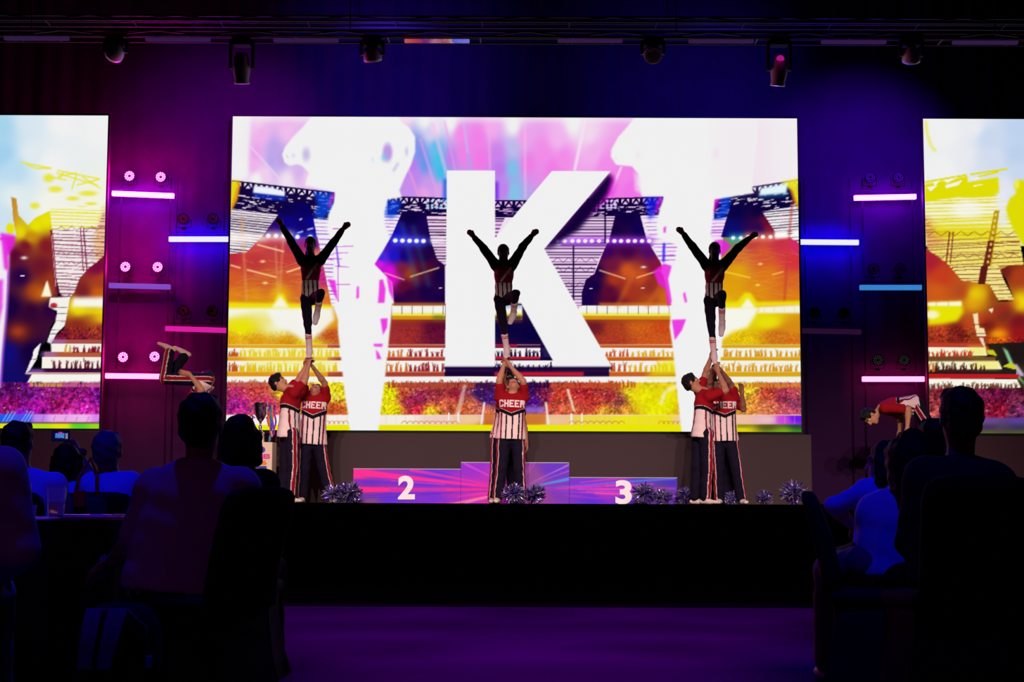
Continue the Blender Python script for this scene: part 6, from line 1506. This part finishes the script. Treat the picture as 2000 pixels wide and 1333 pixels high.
for s in (-1, 1):
    MB().tube([(s * .085, 0, .50), (s * .13, 0, .52), (s * .15, 0, .46), (s * .13, 0, .38), (s * .075, 0, .34)], .009, 8).build('handle', M_silver, tr, smooth=True, loc=(0, 0, 0))
for i, (dx, col, L) in enumerate(((.115, (200, 40, 60), .30), (.13, (225, 110, 30), .46), (.15, (30, 130, 130), .50), (.165, (240, 120, 30), .44), (.18, (110, 40, 190), .42), (.14, (40, 60, 190), .53), (-.13, (225, 100, 40), .24), (-.12, (120, 40, 160), .20), (.20, (150, 30, 150), .36))):
    V, Fq = [], []
    for k in range(9):
        f = k / 8; z = .52 - f * L; y = -.03 + .012 * math.sin(f * 9 + i); x = dx + .014 * math.sin(f * 7 + i * 2)
        V += [(x - .012, y, z), (x + .012, y + .008, z)]
        if k: Fq.append((2 * k - 2, 2 * k - 1, 2 * k + 1, 2 * k))
    obj('ribbon', mesh_np('ribbon', V, Fq, smooth=True), mat('ribbon_%d' % i, col, rough=.4), tr, (0, 0, 0))
# ------------------------------------------------------------------ the audience in front of the stage
M_chair = mat('black_chair_cover', linear=(0.012, 0.012, 0.018), rough=0.9, spec=0.08)
M_tcloth = mat('black_table_cloth', linear=(0.012, 0.011, 0.016), rough=0.9, spec=0.05)
M_ttop = mat('table_top_cloth', linear=(0.6, 0.58, 0.65), rough=0.6, spec=0.2)
def loft(rings, cap=True):
    m = MB(); n = len(rings[0]); vs = [p for r in rings for p in r]; fs = []
    for i in range(len(rings) - 1):
        for j in range(n): fs.append((i * n + j, i * n + (j + 1) % n, (i + 1) * n + (j + 1) % n, (i + 1) * n + j))
    if cap: fs.append(tuple(range(n))); fs.append(tuple(range((len(rings) - 1) * n, len(rings) * n)))
    return m.add(vs, fs)
def rrect(hx, hy, z, n=6, r=.06, cx=0, cy=0, wob=0.0):
    out = []
    for sx, sy, a0 in ((1, 1, 0), (-1, 1, 90), (-1, -1, 180), (1, -1, 270)):
        for k in range(n):
            a = math.radians(a0 + 90 * k / (n - 1)); w = 1 + wob * math.sin(len(out) * 2.4)
            out.append((cx + (sx * (hx - r) + r * math.cos(a)) * w, cy + (sy * (hy - r) + r * math.sin(a)) * w, z))
    return out
def make_chair():
    t = thing('banquet_chair', 'x', 'chair', (0, 0, 0))
    rings = []
    for z, hw, yc, th in ((.42, .205, -.20, .045), (.55, .20, -.215, .042), (.70, .205, -.25, .04), (.80, .21, -.282, .036), (.85, .20, -.298, .033), (.875, .17, -.306, .028), (.888, .11, -.31, .018)):
        rings.append(rrect(hw, th, z, 6, min(th * .95, .04), 0, yc))
    loft(rings).build('backrest_cover', M_chair, t, smooth=True, loc=(0, 0, 0))
    loft([rrect(.21, .21, .40, 6, .05), rrect(.225, .225, .425, 6, .05), rrect(.22, .22, .455, 6, .05), rrect(.17, .17, .47, 6, .05)]).build('seat_cover', M_chair, t, smooth=True, loc=(0, 0, 0))
    loft([rrect(.205, .205, .42, 8, .05), rrect(.205, .205, .30, 8, .06, wob=.02), rrect(.23, .23, .12, 8, .07, wob=.045), rrect(.26, .26, .004, 8, .08, wob=.06)]).build('skirt', M_chair, t, smooth=True, loc=(0, 0, 0))
    return t
CH = make_chair(); CH_used = []
def chair(label, x, y, ang, s=1.0):
    if not CH_used: o = CH; CH_used.append(1)
    else:
        o = CH.copy(); COL.objects.link(o)
        for ch in CH.children:
            c = ch.copy(); COL.objects.link(c); c.parent = o
    o.location = (x, y, 0); o.rotation_euler = (0, 0, math.radians(ang)); o.scale = (s, s, s)
    tag(o, label, 'chair', 'covered banquet chairs'); return o

def seated(label, Y, head, sha, shb, ela, elb, wra, wrb, hipx, hipw=.17, fwd=(0, 1, 0), hfwd=None, seat=.50, **kw):
    """seated person seen from behind; pixel joints at depth Y"""
    f = nrm(np.array(fwd, float)); J = JP(Y, head=head, sha=sha, shb=shb, ela=ela, elb=elb, wra=wra, wrb=wrb, fwd=fwd, hfwd=hfwd or fwd, hup=kw.pop('hup', (0, 0, 1)))
    sd = nrm(J['shb'] - J['sha']); sd[2] = 0; sd = nrm(sd)
    pc_ = P(hipx, 1100, Y); c = np.array((pc_[0], Y - .02, seat + .10))
    for q, s in (('a', -1), ('b', 1)):
        J['hip' + q] = c + sd * s * hipw * .5
        J['kn' + q] = J['hip' + q] + f * .42 + sd * s * .05 + np.array((0, 0, -.04))
        J['an' + q] = np.array((*(J['kn' + q] + f * .05)[:2], .09)); J['toe' + q] = J['an' + q] + f * .2
    base = (c[0], c[1], 0.0)
    return person(label, J, base=base, top='plain', legs='trousers', vox=kw.pop('vox', .011), **kw)

SK = (170, 116, 92)
A = seated('heavy-set man in a plain T-shirt with his back turned, beside the backpack', 6.5, (393, 832), (304, 958), (470, 954), (266, 1055, .04), (486, 1050, .10), (214, 1100, .20), (455, 1110, .32), 372, .2, fwd=(-.12, 1, 0), hfwd=(.05, 1, .02), seat=.44, skin=SK, hair='short', hair_col=(12, 10, 12), top_col=(196, 150, 168), leg_col=(14, 14, 20), bw=1.34, waist=1.12, sleeve=.9, loose=1.25, hands=('relaxed', 'relaxed'), palms=((0, 0, -1), (0, 0, -1)), seed=21, hem=-.12, sc=1.03)
# wrist watch
w = P(216, 1097, 6.68)
wt = thing('wristwatch', 'wristwatch on the heavy-set man\'s wrist', 'watch', tuple(w))
MB().lathe((0, 0, 0), nrm(P(214, 1100, 6.7) - P(262, 1050, 6.54)), [(-.012, .033), (-.012, .037), (.012, .037), (.012, .033), (-.012, .033)], 18).build('strap', M_house, wt, loc=(0, 0, 0))
MB().lathe((-.02, -.03, .01), (-.5, -.8, .3), [(0, .017), (.008, .017), (.008, .001)], 16).build('dial', mat('watch_dial', (220, 220, 230), rough=.2, metal=.6), wt, loc=(0, 0, 0))
seated('dark-haired person in black between the heavy-set man and the trophy', 7.7, (470, 862), (436, 946), (518, 948), (430, 1040, .05), (508, 1040, .05), (450, 1090, .3), (490, 1090, .3), 452, .14, hfwd=(.12, 1, .0), seat=.44, skin=SK, hair='bob', hair_col=(8, 7, 9), top_col=(16, 14, 26), leg_col=(14, 14, 18), bw=1.0, sleeve=.9, hands=('relaxed', 'relaxed'), palms=((0, 0, -1), (0, 0, -1)), seed=22, sc=.97)
seated('person in a pale long-sleeved shirt cropped by the left edge', 5.6, (-95, 795), (-165, 930), (0, 925), (-190, 1080, .05), (36, 1075, .02), (-150, 1130, .25), (-5, 1125, .28), -140, .18, fwd=(-.1, 1, 0), seat=.42, skin=SK, hair='short', top_col=(205, 190, 205), leg_col=(150, 130, 150), bw=1.2, waist=1.1, sleeve=1.8, loose=1.5, hands=('relaxed', 'relaxed'), palms=((0, 0, -1), (0, 0, -1)), seed=23, hem=-.14)
seated('dark-haired man in a light blue shirt, head under the left LED wall', 9.0, (36, 868), (-14, 946), (104, 950), (-30, 1010, .1), (118, 1010, .1), (0, 1040, .3), (95, 1040, .3), 42, .17, hfwd=(.15, 1, 0), seat=.44, skin=SK, hair='short', hair_col=(10, 9, 11), top_col=(170, 185, 225), leg_col=(14, 14, 20), bw=1.2, sleeve=.8, hands=('relaxed', 'relaxed'), palms=((0, 0, -1), (0, 0, -1)), seed=24, loose=1.1)
seated('guest filming the stage with a raised phone', 10.25, (131, 904), (100, 966), (168, 958), (92, 1010, .1), (184, 944, .12), (104, 1040, .3), (156, 889, .25), 134, .16, seat=.44, skin=SK, hair='bob', hair_col=(8, 7, 9), top_col=(150, 170, 225), leg_col=(14, 14, 18), bw=.98, sleeve=.6, hands=('relaxed', 'grip'), palms=((0, 0, -1), (-.8, -.2, .2)), hand_dirs=(None, (-.45, 0, .9)), seed=25, sc=.95)
seated('grey-haired man in a blue polo shirt beside the guest with the phone', 9.5, (210, 884), (178, 950), (254, 948), (168, 1005, .05), (268, 1005, .05), (180, 1040, .3), (255, 1040, .3), 216, .17, seat=.44, skin=SK, hair='short', hair_col=(96, 84, 88), top_col=(140, 160, 225), leg_col=(14, 14, 20), bw=1.12, sleeve=.75, hands=('relaxed', 'relaxed'), palms=((0, 0, -1), (0, 0, -1)), seed=26, loose=1.1)
seated('dark-suited man with short dark hair, head before the right LED wall', 6.5, (1876, 818), (1806, 934), (1942, 944), (1780, 1060, .05), (1968, 1060, .05), (1810, 1120, .3), (1940, 1120, .3), 1878, .18, hfwd=(-.08, 1, 0), seat=.44, skin=SK, hair='short', hair_col=(12, 11, 13), top_col=(16, 18, 34), leg_col=(12, 12, 18), bw=1.28, sleeve=1.8, loose=1.3, hands=('relaxed', 'relaxed'), palms=((0, 0, -1), (0, 0, -1)), seed=27)
seated('long-haired woman in a white blouse and beige trousers beside the dark-suited man', 7.2, (1778, 894), (1706, 1000), (1792, 990), (1692, 1070, .08), (1800, 1070, .08), (1712, 1110, .3), (1790, 1110, .3), 1742, .20, fwd=(-.1, 1, 0), hfwd=(-.25, 1, 0), seat=.46, skin=SK, hair='long', hair_col=(9, 7, 9), top_col=(205, 205, 235), leg_col=(150, 125, 105), bw=1.0, sleeve=.35, hands=('relaxed', 'relaxed'), palms=((0, 0, -1), (0, 0, -1)), seed=28, sc=.97, hem=-.1)
seated('guest resting an elbow out in a pale jacket, beyond the long-haired woman', 8.0, (1730, 908), (1694, 962), (1764, 965), (1628, 988, .0), (1775, 1030, .1), (1668, 1030, .12), (1755, 1070, .3), 1722, .16, fwd=(-.05, 1, 0), hfwd=(-.75, .6, 0), seat=.46, skin=(200, 130, 120), hair='bob', hair_col=(40, 16, 18), top_col=(150, 150, 215), leg_col=(20, 16, 24), bw=.88, sleeve=1.7, loose=.85, hands=('relaxed', 'relaxed'), palms=((0, 0, -1), (0, 0, -1)), seed=29, sc=.93)
seated('guest in a white shirt mostly hidden behind the dark-suited man', 8.6, (1824, 862), (1790, 930), (1858, 930), (1780, 1000, .05), (1868, 1000, .05), (1800, 1040, .3), (1850, 1040, .3), 1824, .16, seat=.46, skin=SK, hair='short', hair_col=(9, 8, 10), top_col=(200, 205, 240), leg_col=(14, 14, 20), bw=1.05, sleeve=.8, hands=('relaxed', 'relaxed'), palms=((0, 0, -1), (0, 0, -1)), seed=30, sc=.95)

# chairs
def cx(px, Y): return P(px, 1000, Y)[0]
chair('black covered chair seen edge-on beside the heavy-set man', cx(392, 6.45), 6.45, 62, 1.0)
chair('black covered chair under the person in black', cx(455, 7.75), 7.75, 0)
chair('black covered chair under the dark-haired man in light blue', cx(42, 9.05), 9.05, 0)
chair('black covered chair under the guest filming with a phone', cx(134, 10.3), 10.3, 0)
chair('black covered chair under the grey-haired man', cx(216, 9.55), 9.55, 0)
chair('black covered chair whose back hides the dark-suited man', cx(1860, 6.42), 6.42, 4, 1.06)
chair('black covered chair seen edge-on beside the purple floor', cx(1722, 7.1), 7.15, -102, 1.0)
chair('black covered chair under the guest hidden behind the dark-suited man', cx(1824, 8.65), 8.65, 0)
chair('black covered chair under the pale shirted person at the edge', cx(-140, 5.65), 5.65, -10)

# tables
def table(label, x, y, r, zt):
    t = thing('banquet_table', label, 'table', (x, y, 0))
    MB().lathe((0, 0, zt), (0, 0, 1), [(-.03, .001), (-.03, r), (-.004, r + .004), (0, r - .004), (0, .001)], 64).build('tabletop', M_ttop, t, smooth=False, loc=(0, 0, 0))
    rg = []
    for z, k in ((zt - .01, 1.005), (zt - .1, 1.012), (.35, 1.02), (.005, 1.03)):
        rg.append([((r * k + .02 * (1 - z / zt) * math.sin(a * 22)) * math.cos(a), (r * k + .02 * (1 - z / zt) * math.sin(a * 22)) * math.sin(a), z) for a in np.linspace(0, 2 * math.pi, 176, endpoint=False)])
    loft(rg, cap=False).build('table_skirt', M_tcloth, t, smooth=True, loc=(0, 0, 0))
TZ = .755
TL = (cx(-88, 7.7), 7.7); table('round banquet table with drinks before the seated guests at left', *TL, .80, TZ)
TR = (cx(2262, 8.7), 8.7); table('round banquet table cropped by the right edge', *TR, .80, TZ)
# glasses and plates
M_glass = mat('drinking_glass', linear=(0.8, 0.8, 0.85), rough=0.08, spec=0.8, alpha=0.22)
M_beer = mat('amber_drink', (245, 160, 50), rough=0.25, trans=0.85); M_foam = mat('pale_foam', (230, 180, 190), rough=.7)
M_dark = mat('dark_drink', (40, 10, 20), rough=.1)
def tumbler(label, px, Y, h, r, liquid=None, fill=.4):
    p = P(px, 1000, Y); t = thing('drinking_glass', label, 'glass', (p[0], Y, TZ))
    MB().lathe((0, 0, 0), (0, 0, 1), [(.002, .001), (.002, r * .78), (h, r), (h, r * .94), (.012, r * .72), (.012, .001)], 20).build('tumbler', M_glass, t, smooth=True, loc=(0, 0, 0))
    if liquid is not None:
        MB().lathe((0, 0, .013), (0, 0, 1), [(0, .001), (0, r * .70), (h * fill, r * .80), (h * fill, .001)], 18).build('drink', liquid, t, smooth=True, loc=(0, 0, 0))
        if liquid is M_beer: MB().lathe((0, 0, .014 + h * fill), (0, 0, 1), [(0, .001), (0, r * .80), (.012, r * .82), (.012, .001)], 18).build('foam', M_foam, t, loc=(0, 0, 0))
tumbler('tall plastic cup with amber drink and pale foam', 110, 7.25, .135, .044, M_beer, .36)
tumbler('tall glass behind the cup of amber drink', 108, 7.7, .15, .045, M_dark, .3)
tumbler('tall glass beside the pale shirted person', 38, 7.4, .155, .05, M_dark, .4)
tumbler('small glass between the two tall glasses', 60, 7.15, .06, .026, M_dark, .3)
tumbler('glass on the table at the right edge', 1993, 8.4, .12, .035, M_dark, .4)
M_plate = mat('white_china', (220, 215, 235), rough=.25, spec=.5)
def plate(label, px, Y, r, group=None):
    p = P(px, 1000, Y); o = MB().lathe((0, 0, 0), (0, 0, 1), [(.0, .001), (.0, r * .6), (.014, r), (.018, r), (.006, r * .62), (.006, .001)], 32).build('plate', M_plate, None, smooth=True, loc=(p[0], Y, TZ)); tag(o, label, 'plate', group)
plate('wide white plate beside the amber drink', 160, 7.25, .13); plate('white plate at the table edge near the heavy-set man', 205, 7.45, .09); plate('white plate on the table at the right edge', 1990, 8.75, .11)
bk = P(188, 1010, 7.12)
o = MB().box((bk[0], 7.12, TZ + .006), (.13, .09, .006), .003).build('menu_card', mat('pink_card', (225, 120, 190), rough=.6)); tag(o, 'flat menu card lying at the near table edge', 'card')

# phone
ph = thing('smartphone', 'smartphone held up, screen showing the blue stage picture', 'phone', tuple(P(118, 852, 10.38)))
wph, hph = 35 * 10.38 / F_PX / 2, 21 * 10.38 / F_PX / 2
MB().box((0, .006, 0), (wph, .005, hph), .003).build('case', M_house, ph, loc=(0, 0, 0))
gx = np.linspace(-wph * .93, wph * .93, 29); gz = np.linspace(-hph * .9, hph * .9, 17); GX, GZ = np.meshgrid(gx, gz)
u, v = GX / wph, GZ / hph; colp = np.zeros((GX.size, 3)); R_ = np.random.default_rng(3)
uu, vv = u.ravel(), v.ravel(); colp[:] = (8, 8, 60); m_ = (np.abs(uu + .05) < .5) & (np.abs(vv - .1) < .45); colp[m_] = R_.uniform((20, 60, 190), (120, 210, 255), (m_.sum(), 3)); m_ = (np.abs(uu - .72) < .14) & (np.abs(vv) < .5); colp[m_] = R_.uniform((60, 60, 120), (230, 220, 255), (m_.sum(), 3)); m_ = (np.abs(uu) < .25) & (np.abs(vv - .6) < .1); colp[m_] = (220, 40, 120)
i = np.arange(28 * 16); r, q = i // 28, i % 28; k = r * 29 + q
obj('screen', mesh_np('screen', np.stack([GX.ravel(), np.full(GX.size, -.0005), GZ.ravel()], 1), np.stack([k, k + 1, k + 30, k + 29], 1), lin(colp)), display_mat('phone_picture', .8), ph, (0, 0, 0))
wb = thing('bracelet_watch', 'round watch on the raised wrist of the phone guest', 'watch', tuple(P(158, 886, 10.47)))
ax_ = nrm(P(156, 889, 10.50) - P(184, 944, 10.37))
MB().lathe((0, 0, 0), ax_, [(-.012, .030), (-.012, .034), (.012, .034), (.012, .030), (-.012, .030)], 18).build('strap', mat('green_strap', (20, 60, 60), rough=.6), wb, loc=(0, 0, 0))
MB().lathe((.024, -.022, .01), (.7, -.6, .3), [(0, .018), (.008, .018), (.008, .001)], 16).build('dial', mat('gold_dial', (230, 180, 110), rough=.25, metal=.7), wb, loc=(0, 0, 0))

# shoulder bag with an orange tag
bp = P(172, 985, 9.25)
bg = thing('shoulder_bag', 'dark shoulder bag with orange strap and orange tag on the chair', 'bag', (bp[0], 9.18, .62))
loft([rrect(.12, .05, 0, 5, .04), rrect(.14, .06, .1, 5, .04), rrect(.125, .05, .2, 5, .04), rrect(.10, .03, .24, 5, .025)]).build('bag_body', mat('navy_bag', (14, 14, 40), rough=.8), bg, smooth=True, loc=(0, 0, 0))
MB().tube([(-.06, 0, .22), (-.05, .05, .36), (.0, .10, .46), (.05, .06, .36), (.07, 0, .22)], .012, 8).build('strap', mat('orange_strap', (200, 50, 30), rough=.7), bg, smooth=True, loc=(0, 0, 0))
tg = P(155, 975, 9.1); MB().box((tg[0] - bp[0], -.08, tg[2] - .62), (.034, .004, .046), .003).build('tag', mat('orange_tag', (225, 60, 20), rough=.6), bg, loc=(0, 0, 0))
# backpack
bp = P(222, 1250, 6.0)
bk = thing('backpack', 'dark backpack with two padded straps below the heavy-set man', 'backpack', (bp[0], 6.1, 0))
zt = P(222, 1182, 6.0)[2]
loft([rrect(.14, .09, .005, 6, .05), rrect(.15, .10, .10, 6, .05), rrect(.145, .10, zt - .10, 6, .06), rrect(.12, .085, zt - .03, 6, .06), rrect(.07, .05, zt, 6, .04)]).build('bag_body', mat('black_backpack', (10, 10, 16), rough=.9), bk, smooth=True, loc=(0, 0, 0))
M_strap = mat('padded_strap', (90, 95, 190), rough=.8)
for x0, x1, xb in ((168, 200, 150), (212, 250, 188)):
    a0, a1 = P(x0, 1190, 5.98)[0] - bp[0], P(x1, 1190, 5.98)[0] - bp[0]; b0, b1 = P(xb, 1308, 5.98)[0] - bp[0], P(xb + 27, 1308, 5.98)[0] - bp[0]
    z1 = P(200, 1190, 5.98)[2]; z0 = P(200, 1308, 5.98)[2]
    V = []
    for k in range(8):
        f = k / 7; l = a0 + (b0 - a0) * f; r_ = a1 + (b1 - a1) * f; z = z1 + (z0 - z1) * f; y = -.105 - .02 * math.sin(f * math.pi)
        V.append([(l, y, z), (r_, y, z), (r_, y - .014, z), (l, y - .014, z)])
    loft(V).build('shoulder_strap', M_strap, bk, loc=(0, 0, 0))
zz_ = zt - .02
MB().tube([(-.10, -.10, zz_ - .05), (-.06, -.11, zz_ + .0), (.05, -.11, zz_ + .0), (.12, -.11, zz_ - .06), (.135, -.11, zz_ - .16)], .006, 8).build('zip_piping', mat('piping', (70, 65, 100), rough=.5), bk, smooth=True, loc=(0, 0, 0))
MB().box((.135, -.112, zz_ - .185), (.012, .006, .022), .003).build('zip_pull', mat('zip_pull_blue', (60, 90, 220), rough=.4), bk, loc=(0, 0, 0))
# red lanyard hanging from the chair of the person in black
lp, lq = P(551, 1005, 7.45), P(547, 1083, 7.45)
o = loft([[(lp[0] - .008, 7.45, lp[2]), (lp[0] + .008, 7.45, lp[2]), (lp[0] + .008, 7.458, lp[2]), (lp[0] - .008, 7.458, lp[2])], [(lq[0] - .014, 7.45, lq[2]), (lq[0] + .014, 7.45, lq[2]), (lq[0] + .014, 7.458, lq[2]), (lq[0] - .014, 7.458, lq[2])]]).build('lanyard', mat('red_lanyard', (150, 14, 30), rough=.8)); tag(o, 'narrow red lanyard hanging beside the edge-on chair', 'lanyard')
